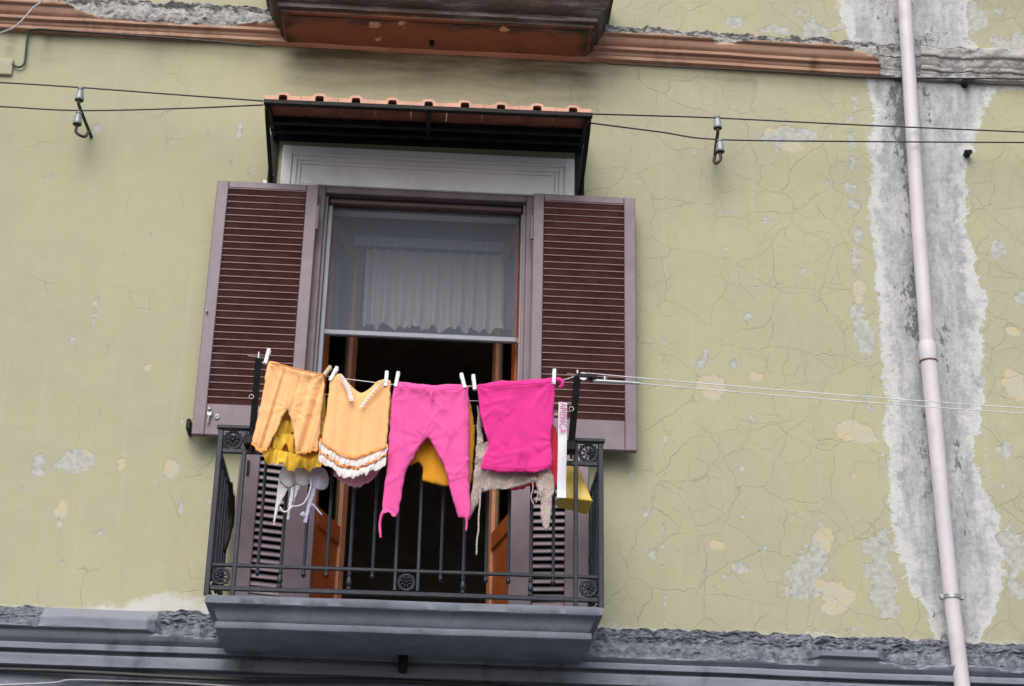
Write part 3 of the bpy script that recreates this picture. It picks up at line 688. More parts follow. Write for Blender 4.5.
obj('net', MB().add([(-.578, .062, 5.225), (.440, .062, 5.225), (.440, .062, 5.985), (-.578, .062, 5.985), (-.578, .064, 5.225), (.440, .064, 5.225), (.440, .064, 5.985), (-.578, .064, 5.985)][:4], [(0, 1, 2, 3)]), M['net'], sc)
bb = obj('bottom_bar', MB().box(-.580, .442, .048, .078, 5.196, 5.226, bev=.005), M['screen_frame'], sc)
for xx in (-.588, .443): obj('end_cap', MB().box(xx, xx+.008, .046, .080, 5.192, 5.222, bev=.003), M['orange_cap'], bb)
for xa in (-.599, .451): obj('guide_rail', MB().box(xa, xa+.025, .035, .088, 3.62, 5.955, bev=.003), M['screen_frame'], sc)
obj('cassette', MB().box(-.598, .458, .02, .105, 5.957, 5.995, bev=.008), M['screen_cassette'], sc)

def cloth_grid(fn, nu, nv):
    vs = [fn(i/nu, j/nv) for j in range(nv+1) for i in range(nu+1)]
    fs = [(j*(nu+1)+i, j*(nu+1)+i+1, (j+1)*(nu+1)+i+1, (j+1)*(nu+1)+i) for j in range(nv) for i in range(nu)]
    return MB().add(vs, fs)
ct = thing('lace_curtain', 'short white lace curtain hanging behind the insect screen', 'curtain', (0, .5, 5.45))
def cfn(u, v):
    x = -.40+.79*u; z = 5.93-.475*v
    y = .50+.030*math.sin(u*62+1.5*math.sin(u*9))*(.3+.7*v)+.012*math.sin(u*23+2)*v
    if v > .86: y += .016*math.sin(u*120+2*math.sin(u*17))*(v-.86)/.14; z += .012*math.sin(u*40+1)*(v-.86)/.14
    return (x, y, z)
obj('drape', cloth_grid(cfn, 220, 40), M['lace'], ct, smooth='all')
obj('pelmet', cloth_grid(lambda u, v: (-.47+.92*u, .47+.004*math.sin(u*150), 6.0-.06*v), 200, 4), M['lace'], ct, smooth='all')
obj('rod', MB().tube([(-.62, .49, 5.955), (.5, .49, 5.955)], .010, 8), M['screen_frame'], ct)

def shutter(label, xa, xb, za, zb, y0, front_high, pos, louv, slat, rot=0, pivot=None, ns=31, group='louvred shutter leaves'):
    th = .042; T = None
    if rot:
        px = pivot; T = Matrix.Translation((px, y0+th, 0)) @ Matrix.Rotation(R(rot), 4, 'Z') @ Matrix.Translation((-px, -y0-th, 0))
    root = thing('shutter', label, 'shutter', ((xa+xb)/2, y0+th, za), group)
    lx0, lx1, lz0, lz1 = louv
    f = MB()
    f.box(xa, lx0, y0, y0+th, za, zb, bev=.004, M4=T); f.box(lx1, xb, y0, y0+th, za, zb, bev=.004, M4=T)
    f.box(lx0+.0005, lx1-.0005, y0+.001, y0+th-.001, za, lz0, bev=.004, M4=T); f.box(lx0+.0005, lx1-.0005, y0+.001, y0+th-.001, lz1, zb, bev=.004, M4=T)
    obj('frame', f, M['mauve'], root, smooth=30)
    s = MB(); pt = (lz1-lz0)/ns
    for k in range(ns):
        zc = lz0+pt*(k+.5)
        ang = R(48 if front_high else -48); ln = .050 if front_high else .034
        L = Matrix.Translation(((lx0+lx1)/2, y0+th*.52, zc)) @ Matrix.Rotation(ang*-1, 4, 'X') @ Matrix.Rotation(R(random.uniform(-.4, .4)), 4, 'Y')
        if T is not None: L = T @ L
        s.box(-(lx1-lx0)/2+.001, (lx1-lx0)/2-.001, -ln/2, ln/2, -.0035, .0035, M4=L, bev=.0015)
        if front_high:
            zt_ = zc+.0165; F = Matrix.Translation((0, random.uniform(-.0006, .0006), 0)) @ Matrix.Rotation(R(random.uniform(-.12, .12)), 4, 'X')
            s.box(lx0+.001, lx1-.001, y0+.0005, y0+.006, zt_-.0032, zt_+.0032, mi=1, bev=.0012)
    s.box(lx0, lx1, y0+th-.003, y0+th-.001, lz0, lz1, M4=T, mi=0 if front_high else 2)  # added backing sheet; on lower leaves its dark colour stands in for gap shade
    obj('louvres', s, [slat, M['slat_lip'], M['dark_wood_and_gap_shade']], root, smooth=20)
    return root, T
Ys = -.115
sL, _ = shutter('upper louvred shutter leaf with a silver latch, left of the insect screen', -1.190, -.648, 4.546, 5.995, Ys, True, 'l', (-1.127, -.712, 4.715, 5.955), M['slat'])
sR, _ = shutter('upper louvred shutter leaf without a latch, right of the insect screen', .508, 1.060, 4.553, 6.010, Ys, True, 'r', (.566, .998, 4.715, 5.968), M['slat'])
lt = MB()
p = at(209.5, 414, Ys); lt.box(p.x-.012, p.x+.014, Ys-.014, Ys-.001, p.z-.014, p.z+.014, bev=.003); lt.lathe((p.x, Ys-.013, p.z+.02), [(.010, 0), (.010, .012), (.004, .016)], 10, Vector((0, -1, 0)))
lt.tube([(p.x, Ys-.012, p.z-.014), (p.x-.002, Ys-.014, p.z-.055)], [.007, .004], 8)
obj('latch', lt, M['steel'], sL, smooth=30)
p = at(217, 417, Ys); kb = MB(); kb.torus((p.x, Ys-.003, p.z), .011, .004, 12, 6); kb.ellipsoid((p.x, Ys-.004, p.z), (.007, .006, .007)); obj('keyhole', kb, M['steel'], sL, smooth='all')
p = at(207, 312, Ys); obj('knob', MB().ellipsoid((p.x, Ys-.006, p.z), (.006, .012, .010)), M['steel'], sL, smooth='all')
for root, xx in ((sL, -.643), (sR, .503)):
    for z in (4.80, 5.80): obj('hinge', MB().tube([(xx, Ys+.004, z-.07), (xx, Ys+.004, z+.07)], .009, 8), M['mauve'], root, smooth=40)
p = at(188.5, 425, -.08); obj('wall_catch', MB().box(p.x-.010, p.x+.012, -.10, .01, p.z-.03, p.z+.03, bev=.006), M['iron'], sL)
lL, TL = shutter('lower shutter leaf with pale open slats, behind the bra side of the railing', -.945, -.555, 3.64, 4.545, -.11, False, 'll', (-.85, -.70, 3.72, 4.49), M['slat_pale'], rot=16, pivot=-.555, ns=20)
lR, TR = shutter('lower shutter leaf with pale open slats, behind the yellow peg bag', .425, .818, 3.64, 4.545, -.11, False, 'lr', (.540, .700, 3.72, 4.49), M['slat_pale'], rot=-9, pivot=.425, ns=20)
obj('pull_handle', MB().box(-.915, -.903, -.122, -.109, 4.31, 4.385, M4=TL, bev=.003), M['iron'], lL)

# ------------------------------------------------------------------ drainpipe, stubs, box, cables
dp = thing('drainpipe', 'pale pink drainpipe down the stripped grey strip of wall', 'drainpipe', (2.62, -.10, 0))
pp = [(2.66, -.10, 12), (2.655, -.10, 8.0), (2.640, -.10, 7.40), (2.622, -.10, 6.4), (2.613, -.10, 5.9), (2.607, -.10, 5.16)]
pp2 = [(2.607, -.10, 5.19), (2.611, -.10, 4.9), (2.616, -.10, 4.3), (2.624, -.10, 3.86), (2.640, -.10, 3.42), (2.655, -.10, 2.6), (2.66, -.10, 0.02)]
PR = .0395
obj('pipe_length', MB().tube(pp, [PR]*len(pp), 24), M['pipe'], dp, smooth=40)
obj('pipe_length', MB().tube(pp2, [PR+.004]*2+[PR]*(len(pp2)-2), 24), M['pipe'], dp, smooth=40)
obj('socket', MB().tube([(2.607, -.10, 5.128), (2.6065, -.10, 5.145), (2.6065, -.10, 5.225), (2.607, -.10, 5.235)], [PR+.005, PR+.0065, PR+.006, PR+.0005], 24), M['pipe'], dp, smooth=40)
obj('joint_ring', MB().lathe((2.607, -.10, 5.119), [(PR+.004, 0), (PR+.009, .003), (PR+.009, .008), (PR+.004, .010)], 24), M['rust'], dp, smooth=40)
cl = MB().lathe((2.625, -.10, 3.845), [(PR+.003, 0), (PR+.006, .001), (PR+.006, .021), (PR+.003, .022)], 24)
for s in (-1, 1): cl.box(2.625+s*(PR+.012)-.010, 2.625+s*(PR+.012)+.010, -.112, -.088, 3.843, 3.869, bev=.003)
cl.tube([(2.625, -.06, 3.856), (2.625, .0, 3.856)], .006, 8)
obj('pipe_clamp', cl, M['steel'], dp, smooth=40)
for k, (px, py, lab) in enumerate(((966, 83, 'black iron stub sticking out of the wall just under the moulding near the drainpipe'), (968, 153, 'black iron stub sticking out of plain plaster, lower of two beside the drainpipe'))):
    p = at(px, py, -.03)
    mb = MB().tube([(p.x, .01, p.z+.005), (p.x, -.03, p.z), (p.x+.004, -.06, p.z-.008)], [.020, .019, .013], 7)
    mb.box(p.x-.022, p.x+.018, -.045, -.02, p.z-.012, p.z+.016, bev=.006)
    tag(obj('iron_stub', mb, M['iron'], at_base=True), lab, 'iron stub', 'iron stubs right of the drainpipe')
p = at(11, 68); mb = MB().box(p.x-.22, p.x+.012, -.016, .005, p.z-.052, p.z+.052, bev=.005)
tag(obj('junction_box', mb, M['olive'], at_base=True), 'flat square wall cover painted over in olive at the conduit end', 'wall cover')

def cable(name, pts, r, mat, label, cat='cable', group=None):
    return tag(obj(name, MB().tube(pts, r, 8), mat, smooth=50, at_base=True), label, cat, group)
def spline(pts, n=10):
    P = [Vector(p) for p in pts]; P = [P[0]*2-P[1]]+P+[P[-1]*2-P[-2]]; o = []
    for i in range(1, len(P)-2):
        for k in range(n):
            t = k/n; a, b, c, d = P[i-1:i+3]
            o.append(.5*((2*b)+(c-a)*t+(2*a-5*b+4*c-d)*t*t+(3*b-a-3*c+d)*t**3))
    o.append(P[-2]); return o
Yc = -.165
gcab = 'black cables strung on insulators along the wall'
def wire(pix, label, ext=None):
    pts = [at(*q) for q in pix]
    if ext: pts = ([pts[0]+Vector(ext)] if ext[0] < 0 else [])+pts+([pts[-1]+Vector(ext)] if ext[0] > 0 else [])
    cable('power_cable', spline(pts), .0042, M['cable'], label, group=gcab)
wire([(-60, 80, Yc), (0, 82.5, Yc), (80, 87.5, Yc), (180, 95, -.2), (263, 101, -.5)], 'upper black cable from the left edge to the awning end', (-4, 0, -.02))
wire([(-60, 104, Yc), (0, 106.5, Yc), (78, 110.5, Yc), (180, 108.5, -.2), (263, 105, -.5)], 'lower black cable from the left edge to the awning end', (-4, 0, -.02))
wire([(590, 114, -.5), (660, 116, -.25), (717, 118, Yc), (860, 125, Yc), (1024, 132, Yc), (1100, 135, Yc)], 'upper black cable from the awning over the drainpipe to the right edge', (4, 0, 0))
wire([(590, 123, -.5), (660, 132, -.25), (718, 139.5, Yc), (860, 141.5, Yc), (1024, 142.5, Yc), (1100, 143, Yc)], 'lower black cable from the awning over the drainpipe to the right edge', (4, 0, 0))

def insulator_mb(p):
    mb = MB().lathe(p, [(.004, -.030), (.0175, -.034), (.0225, -.037), (.0250, -.033), (.0245, -.024), (.0215, -.012), (.0205, .004), (.0200, .012), (.0175, .018), (.0130, .021), (.0125, .026), (.0165, .030), (.0165, .036), (.011, .041), (.003, .043)], 18)
    mb.lathe(p, [(.0235, -.0385), (.0235, -.0365)], 18, mi=1); return mb
def bracket(label, base, top, low, hook):
    root = thing('insulator_bracket', label, 'insulator', base, 'porcelain insulators for the black cables')
    b, t, l = Vector(base), Vector(top), Vector(low)
    e = Vector((t.x, t.y, t.z-.06))
    rod = MB().tube(spline([b+Vector((0, .02, 0)), b+Vector((0, -.02, .004)), b.lerp(e, .55), e, Vector((t.x, t.y, t.z-.03))], 6), .0095, 8)
    j = b.lerp(e, .18)
    rod.tube(spline([j, Vector((hook, l.y+.02, l.z-.098)), Vector((l.x+.001, l.y, l.z-.085)), Vector((l.x, l.y, l.z-.03))], 6), .0085, 8)
    obj('iron_rod', rod, M['rod'], root, smooth=50)
    obj('porcelain_insulator', insulator_mb(t), [M['porcelain'], M['rod']], root, smooth=35)
    obj('porcelain_insulator', insulator_mb(l), [M['porcelain'], M['rod']], root, smooth=35)
bracket('pair of porcelain insulators on an angled iron rod, left of the awning', at(91, 137), at(80, 94.5, Yc), at(78, 118.5, Yc), at(84, 135, Yc).x)
bracket('pair of porcelain insulators on an upright iron rod, right of the awning', at(714, 161), at(717.5, 122.5, Yc), at(720, 146, Yc), at(716, 161, Yc).x)

cable('conduit_cable', spline([at(12, 64, -.012), at(18, 67, -.014), at(24, 64, -.014), at(26, 50, -.014), at(28, 35, -.016), at(34, 29.5, -.03), at(60, 30.5, -.05), at(140, 36, -.05), at(200, 40.5, -.05), at(262, 46, -.05)], 8), .006, M['cable'], 'black cable bent down from the terracotta moulding to the wall cover')
cable('moulding_cable', spline([at(606, 63.5, -.045), at(700, 68, -.045), at(790, 72.5, -.045), at(880, 77.5, -.045), at(960, 78.5, -.045), at(1024, 79, -.045), at(1300, 84, -.045)], 6), .005, M['cable'], 'thin black cable along the underside of the moulding beside the drainpipe')
cable('hanging_cable', spline([at(-90, 62, -.3), at(0, 33, -.22), at(18, 24, -.2), at(33, 8, -.18), at(44, -3, -.16), at(70, -50, -.14), at(80, -140, -.1)], 8), .005, M['cable_grey'], 'loose pale grey cable crossing the moulding at the upper left corner')
zc = 3.337
cable('ledge_cable', [(-9+i*.25, -.085-.006*math.sin(i*1.3), zc+.006*math.sin(i*.9+1)+.004*math.sin(i*.37)) for i in range(73)], .011, M['cable'], 'thick black cable fixed along the foot of the grey ledge')
cable('ledge_cable', spline([at(-200, 690, -.07), at(30, 684, -.07), at(70, 680, -.075), at(120, 681, -.07), at(170, 682.5, -.07), at(240, 687, -.07), at(400, 700, -.07)], 8), .005, M['cable_grey'], 'thin pale cable looping below the grey ledge at the lower left')
p = at(403, 662, -.12); tag(obj('cable_clip', MB().box(p.x-.022, p.x+.022, -.16, -.09, p.z-.05, p.z+.03, bev=.008), M['iron'], at_base=True), 'small black cable clip on the ledge under the balcony', 'cable clip')

# ------------------------------------------------------------------ washing line
YF, YM, YB = -.78, -.715, -.665
def arm(label, px_top, px_bot):
    t = at(px_top[0], px_top[1], YF); b = at(px_bot[0], px_bot[1], -.64)
    root = thing('line_bracket', label, 'laundry bracket', b, 'black clothes line brackets on the railing')
    d = (t-b).normalized()
    mb = MB().tube([b-d*.03, t], [.0215, .0205], 4)
    obj('post', mb, M['iron'], root)
    obj('clamp', MB().box(b.x-.034, b.x+.022, -.665, -.59, b.z-.030, b.z+.022, bev=.006), M['iron'], root)
    obj('wing_screw', MB().tube([(b.x, -.645, b.z-.028), (b.x, -.645, b.z-.065)], [.009, .005], 8), M['iron'], root)
    rg = MB(); q = b.lerp(t, .5); rg.torus((q.x-.016, q.y-.026, q.z), .011, .0022, 12, 5)
    obj('ring', rg, M['steel'], root, smooth='all')
    sc_ = MB(); sc_.tube([t+Vector((-.05, 0, .010)), t+Vector((.025, 0, .002))], .003, 6); sc_.tube([t+Vector((0, 0, -.01)), t+Vector((0, 0, .03))], .005, 6)
    obj('wire_eye', sc_, M['steel'], root)
    return t, b
tL, bL = arm('black iron laundry bracket beside the orange shorts', (258.5, 358), (252, 440))
tR, bR = arm('black iron laundry bracket beside the white lettered sash', (577.5, 376), (571, 446))
lineF = [at(257, 359.0, YF), at(268, 365.2, YF+.016), at(300, 371.2, YF+.016), at(330, 376.7, YF+.016), at(360, 380.7, YF+.016), at(395, 384.7, YF+.016), at(432, 386.2, YF+.016), at(470, 386.2, YF+.016), at(520, 383.7, YF+.016), at(553, 382.2, YF+.016), at(580, 375.0, YF)]
cable('clothesline', spline(lineF, 6), .0024, M['line'], 'front clothesline holding the orange and pink clothes', 'clothesline')
def hline(pyL, pyR, Y, lab):
    a = at(256, pyL, Y); b = at(575, pyR, Y); cable('clothesline', sag(a, b, .012), .002, M['line'], lab, 'clothesline', 'rear clotheslines behind the pink and orange clothes')
hline(390, 403, YM, 'upper rear clothesline ending at the black bracket above the sash text')
hline(414, 428, YB, 'lower rear clothesline ending low on the bracket beside the sash')
pl = thing('line_pulley', 'zinc pulley and tensioner on top of the black bracket beside the sash', 'pulley', at(582, 378, YF))
q = at(583, 377, YF)
mb = MB(); mb.lathe((q.x, YF+.012, q.z), [(.020, 0), (.022, .003), (.016, .008), (.016, .016), (.022, .021), (.020, .024)], 16, Vector((0, -1, 0)))
obj('wheel', mb, M['steel'], pl, smooth=40)
hk = MB().box(q.x-.032, q.x+.045, YF-.017, YF-.013, q.z-.006, q.z+.012, bev=.002); hk.box(q.x-.032, q.x+.045, YF+.013, YF+.017, q.z-.006, q.z+.012, bev=.002); hk.ellipsoid((q.x+.05, YF, q.z-.004), (.022, .015, .015))
hk.tube([(q.x-.03, YF, q.z+.005), (q.x-.05, YF-.01, q.z-.012), (q.x-.045, YF-.01, q.z-.03)], .0035, 6)
obj('cheek', hk, M['iron'], pl, smooth=40)
tn = MB(); a_, b_ = at(593, 381, YF), at(640, 383.5, YF); tn.tube([a_, a_.lerp(b_, .5), b_], [.010, .009, .006], 8); c_ = at(605, 380, YF); tn.tube([c_+Vector((0, 0, -.006)), c_+Vector((0, 0, .018))], .008, 8)
obj('tensioner', tn, M['steel'], pl, smooth=40)
a_ = at(586, 373, YF); b_ = at(1024, 399, YF); d_ = b_-a_
cable('clothesline', sag(a_, a_+d_*2.6, .05, 40), .0026, M['line'], 'upper white clothesline running right from the pulley past the drainpipe', 'clothesline')
a_ = at(640, 383.5, YF); b_ = at(1024, 404.5, YF); d_ = b_-a_
cable('clothesline', sag(a_, a_+d_*2.8, .05, 40), .0024, M['line'], 'lower white clothesline running right from the tensioner past the drainpipe', 'clothesline')

# ------------------------------------------------------------------ laundry
def smooth_poly(P, it=2):
    for _ in range(it):
        Q = []
        for i in range(len(P)):
            a, b = P[i], P[(i+1) % len(P)]
            Q += [a*.88+b*.12, a*.12+b*.88]
        P = Q
    return P
def garment(name, pix, Y, mat, parent=None, bulge=.012, fold=.012, lam=.055, slant=0.0, fine=.004, grid=.0085, seed=0, ztop=None, smooth=1, wob=.0035, lean=0.0, pegs=(), soft=.010):
    """hung garment: two layers of cloth joined at the outline, falling in folds from the line"""
    P = [np.array((at(x, y, Y).x, at(x, y, Y).z)) for x, y in pix]
    P = smooth_poly(P, smooth)
    B = []
    for i in range(len(P)):
        a, b = P[i], P[(i+1) % len(P)]; n = max(1, int(np.hypot(*(b-a))/grid))
        for k in range(n): B.append(a+(b-a)*k/n)
    B = np.array(B); B = B+np.stack([fbm(B[:, 0]*30, B[:, 1]*30, 2, seed+1), fbm(B[:, 0]*30+9, B[:, 1]*30, 2, seed+2)], 1)*wob
    mn, mx = B.min(0), B.max(0)
    gx, gz = np.meshgrid(np.arange(mn[0], mx[0], grid), np.arange(mn[1], mx[1], grid*.87)); gx = gx+(np.arange(gx.shape[0]) % 2)[:, None]*grid/2
    G = np.stack([gx.ravel(), gz.ravel()], 1); G = G+rng.uniform(-.12, .12, G.shape)*grid
    ins = np.zeros(len(G), bool)
    for i in range(len(B)):
        a, b = B[i], B[(i+1) % len(B)]
        c = ((a[1] > G[:, 1]) != (b[1] > G[:, 1])); xi = (b[0]-a[0])*(G[:, 1]-a[1])/((b[1]-a[1]) or 1e-9)+a[0]
        ins ^= c & (G[:, 0] < xi)
    G = G[ins]; dm = np.sqrt(((G[:, None, :]-B[None])**2).sum(-1)).min(1); G = G[dm > grid*.6]
    allp = np.concatenate([B, G]); nb = len(B)
    ov, oe, of, *_ = delaunay_2d_cdt([Vector(p) for p in allp], [(i, (i+1) % nb) for i in range(nb)], [], 1, 1e-6)
    V = np.array([tuple(v) for v in ov])
    ed = {}
    for f in of:
        for a, b in zip(f, f[1:]+f[:1]): ed[frozenset((a, b))] = ed.get(frozenset((a, b)), 0)+1
    bnd = set(); [bnd.update(e) for e, c in ed.items() if c == 1]
    isb = np.zeros(len(V), bool); isb[list(bnd)] = True
    d = np.sqrt(((V[:, None, :]-B[None])**2).sum(-1)).min(1); d[isb] = 0
    zt = mx[1] if ztop is None else ztop; t = np.clip((zt-V[:, 1])/(mx[1]-mn[1]), 0, 1)
    u = (V[:, 0]+slant*(V[:, 1]-zt))
    fl = fbm(u/lam, V[:, 1]*.8+seed, 3, seed+5); rid = (1-np.abs(fbm(u/lam*.7+3, V[:, 1]*.7, 2, seed+9))*2)
    rid2 = np.maximum(0, 1-np.abs(fbm(u/lam*.55+7, V[:, 1]*1.1+1, 2, seed+21))*3.2)**2
    yf = fold*(.45+.55*t)*(fl+.5*rid+.55*rid2)
    for px, py, amp in pegs:                       # creases fanning out below a peg or seam
        q = at(px, py, Y); dx, dz = V[:, 0]-q.x, q.z-V[:, 1]; r = np.hypot(dx, dz)+1e-4; a = np.arctan2(dx, dz)
        yf = yf + amp*np.sin(a*9+seed)*np.exp(-r/.13)*np.clip(r/.02, 0, 1)
    for ca_, sa_, sd_ in ((.94, .34, 31), (.80, -.60, 37), (.30, .95, 41)):      # thin sharp creases, long in one direction
        p1 = V[:, 0]*ca_-V[:, 1]*sa_; p2 = V[:, 0]*sa_+V[:, 1]*ca_
        rg_ = np.maximum(0, 1-np.abs(fbm(p1*13, p2*3.2+seed, 2, seed+sd_))*4.5)**2
        yf = yf - fine*1.15*rg_*np.clip(fbm(V[:, 0]*7, V[:, 1]*7, 2, seed+sd_+3)*2+.45, 0, 1)
    yf = yf + fine*.25*fbm(V[:, 0]*30+V[:, 1]*16, V[:, 1]*22-V[:, 0]*12, 3, seed+13) - lean*t
    bg = bulge*.55*(1-np.exp(-d/soft))
    loc = Y+yf
    mb = MB(); n = len(V)
    mb.v = [(float(V[i, 0]), float(loc[i]-bg[i]), float(V[i, 1])) for i in range(n)]
    back = {}
    for i in range(n):
        if isb[i]: back[i] = i
        else: back[i] = len(mb.v); mb.v.append((float(V[i, 0]), float(loc[i]+bg[i]*.8+.001), float(V[i, 1])))
    mb.f = [tuple(f) for f in of]+[tuple(back[i] for i in reversed(f)) for f in of]; mb.mi = [0]*len(mb.f)
    return obj(name, mb, mat, parent, smooth='all', at_base=parent is None)
def frill(name, pix, h, Y, mat, parent, amp=.010, wl=.022, out=.010, seed=0, rows=5):
    """gathered strip sewn on along a line of the garment"""
    P = spline([at(x, y, Y) for x, y in pix], 12); L = [0]
    for a, b in zip(P[:-1], P[1:]): L.append(L[-1]+(b-a).length)
    n = int(L[-1]/.0035); vs = []
    for j in range(rows+1):
        v = j/rows
        for i in range(n+1):
            s = L[-1]*i/n; k = min(np.searchsorted(L, s), len(L)-1); k0 = max(k-1, 0); tt = (s-L[k0])/max(L[k]-L[k0], 1e-9); p = P[k0].lerp(P[k], min(max(tt, 0), 1))
            ph = 2*math.pi*s/wl+2.2*float(vnoise(s*25, seed)); hh = h*(1+.22*float(vnoise(s*40, seed+3)))
            n1 = float(vnoise(s*2.4/wl, v*1.3+seed*7.7, seed)); n2 = float(vnoise(s*1.1/wl+5, v*2.2, seed+1)); n3 = float(vnoise(s*190, v*9, seed+2))
            vs.append((p.x+.004*v*n2, p.y-out*(.3+.7*math.sin(v*2.2))-amp*(.25+.75*v)*(1.1*n1+.6*n2+.35*n3+.35*math.sin(ph)), p.z-hh*v+.005*v*(n1+.5*n3)))
    fs = [(j*(n+1)+i, j*(n+1)+i+1, (j+1)*(n+1)+i+1, (j+1)*(n+1)+i) for j in range(rows) for i in range(n)]
    return obj(name, MB().add(vs, fs), mat, parent, smooth='all')

# front line
sh = garment('shorts', [(268, 361), (276, 361.5), (284, 365), (298, 369.5), (312, 372), (325, 374), (324, 388), (322, 412), (319.5, 436), (318, 449), (308, 452.5), (296, 453.5), (294, 441), (291.5, 424), (288, 409),
   (284, 415), (279, 426), (273.5, 437), (268, 448), (260, 449.5), (251.5, 442), (257, 419), (262, 398), (265, 376)], YF, M['orange'], bulge=.010, fold=.024, lam=.036, slant=-.20, seed=11, grid=.007, fine=.003, pegs=((268, 362, .006), (325, 374, .004), (289, 408, .002)))
tag(sh, 'loose peach orange shorts pegged at the left end of the front line', 'shorts')
frill('hem_frill', [(252, 441), (257, 446.5), (262, 449), (267.5, 447.5)], .020, YF-.012, M['orange_dk'], sh, seed=3, amp=.006)
frill('hem_frill', [(296, 452), (304, 451.5), (312, 450), (318, 448)], .014, YF-.012, M['orange_dk'], sh, seed=4, amp=.006)
wbp = [(271, 361.5), (284, 364.5), (298, 368.5), (312, 371.5), (324, 373.5)]
wb = MB().tube(spline([at(x, y+1.0, YF-.024) for x, y in wbp], 6), [.0035]*25, 6); obj('waistband', wb, M['orange_dk'], sh, smooth='all')

ca = garment('camisole', [(331, 375), (337, 373.5), (342, 374), (348, 382), (354, 389), (361, 392.8), (368, 389.5), (377, 382), (384, 378.5), (391, 381), (390.5, 398), (388.5, 421), (387, 445), (386, 455), (370, 464), (352, 467), (338, 463), (319.5, 452),
   (321.5, 438), (326, 414), (328.5, 394), (329.5, 382)], YF, M['orange'], bulge=.010, fold=.011, lam=.07, fine=.002, seed=23, grid=.008, pegs=((335, 376, .004), (387, 380, .004)))
tag(ca, 'orange V neck camisole with white lace frills at the hem', 'camisole')
def lace_strip(pix, w, seed):
    P = spline([at(x, y, YF-.027) for x, y in pix], 10); vs = []
    for i, p in enumerate(P):
        ww = w*(1+.35*math.sin(i*1.9+seed)); vs += [(p.x-ww, p.y, p.z-.002), (p.x, p.y-.005-.003*math.sin(i*2.3), p.z), (p.x+ww, p.y, p.z+.004)]
    fs = []
    for i in range(len(P)-1):
        for k in (0, 1): fs.append((i*3+k, i*3+k+1, i*3+k+4, i*3+k+3))
    obj('neck_lace', MB().add(vs, fs), M['white_frill'], ca, smooth='all')
lace_strip([(340, 375.5), (344, 381), (348.5, 390), (351.5, 401)], .010, 1); lace_strip([(385, 381.5), (378, 387), (370, 396), (361.5, 407)], .009, 2)
fz = YF-.018
frill('hem_frill', [(319.5, 441), (330, 448), (342, 456), (353, 458), (366, 455), (377, 450), (388, 446)], .042, fz, M['white_frill'], ca, seed=5, amp=.005, wl=.017)
frill('orange_frill', [(319.5, 449), (330, 456), (342, 463), (353, 465), (366, 462), (377, 457), (387, 453)], .022, fz+.002, M['orange_dk'], ca, seed=6, amp=.007, wl=.03)
frill('orange_frill', [(320, 438), (330, 446), (342, 453), (353, 455.5), (366, 452.5), (377, 448), (388, 444)], .016, fz-.006, M['orange_dk'], ca, seed=8, amp=.005, wl=.03)
frill('hem_frill', [(319, 452), (330, 459), (342, 466.5), (353, 468.5), (366, 465), (377, 460), (386.5, 455.5)], .046, fz+.004, M['white_frill'], ca, seed=7, amp=.005, wl=.017)

tr = garment('trousers', [(394.5, 380.5), (412, 382.8), (431, 385.4), (450, 384), (469, 384.6), (469, 402), (469, 419), (469.5, 447), (469.5, 488), (471.5, 512), (469, 519.5), (458.5, 517.5), (455, 506), (451.5, 494), (444.5, 469), (436.5, 452), (430, 440), (427, 437.5),
   (420, 446.5), (411.5, 461), (406, 472), (402.5, 491), (399.5, 508), (396.5, 516), (390, 510.5), (383, 513), (381.5, 505), (383, 498), (386.6, 466), (389.4, 433), (391.5, 405)], YF, M['pink'], bulge=.013, fold=.014, lam=.06, slant=.14, fine=.0038, seed=37, grid=.007, pegs=((424, 441, .002), (396, 381, .003), (466, 385, .003), (433, 388, .0018)))
tag(tr, 'hot pink drawstring trousers hanging by the waist', 'trousers')
obj('ankle_tie', MB().tube(spline([at(383.5, 511, YF), at(381, 517, YF-.004), at(379.8, 525, YF), at(380.2, 532, YF), at(380.8, 538, YF)], 5), [.008]*5+[.0065]*12+[.005]*4, 7), M['pink'], tr, smooth='all')
obj('ankle_tie', MB().tube(spline([at(466.5, 516, YF), at(466.8, 523, YF), at(466, 531, YF)], 5), .005, 7), M['pink'], tr, smooth='all')
frill('cuff', [(382.5, 510.5), (388, 509.5), (395.5, 513.5)], .020, YF-.014, M['pink'], tr, amp=.004, wl=.02, seed=2)
obj('waist_tie', MB().tube(spline([at(432, 391, YF-.026), at(431, 396, YF-.030), at(433, 401, YF-.028)], 4), .0045, 6), M['pink'], tr, smooth='all')
wb = MB().tube(spline([at(x, y+5.5, YF-.021) for x, y in [(395, 381), (412, 382.8), (431, 385.4), (450, 384), (468.5, 384.6)]], 6), [.0022]*25, 6); obj('waist_seam', wb, M['pink'], tr, smooth='all')

ts = garment('t_shirt', [(476.5, 384.8), (492, 381.8), (508, 380.6), (522, 379.8), (540, 378.4), (554.5, 377.6), (555, 390), (554.2, 405), (553.3, 425), (551, 434), (551.3, 446), (553.2, 460), (551, 469), (536, 472.2), (522, 472.4), (508, 472.2), (494, 471.5), (480.5, 469.6),
   (483, 458), (487, 449), (488, 443), (485, 434), (481, 419), (478.5, 400)], YF, M['pink2'], bulge=.011, fold=.012, lam=.085, slant=.16, fine=.005, seed=53, grid=.007, pegs=((482, 455, .0016), (556, 442, .0026), (476, 385, .004), (553, 380, .004)))
tag(ts, 'bright pink T shirt hung upside down over the pale beige shawl', 't-shirt')
obj('hem_seam', MB().tube(spline([at(x, y+4.5, YF-.020) for x, y in [(477.5, 385), (492, 381.8), (508, 380.6), (522, 379.8), (540, 378.4), (554, 377.6)]], 6), .0024, 6), M['pink2'], ts, smooth='all')
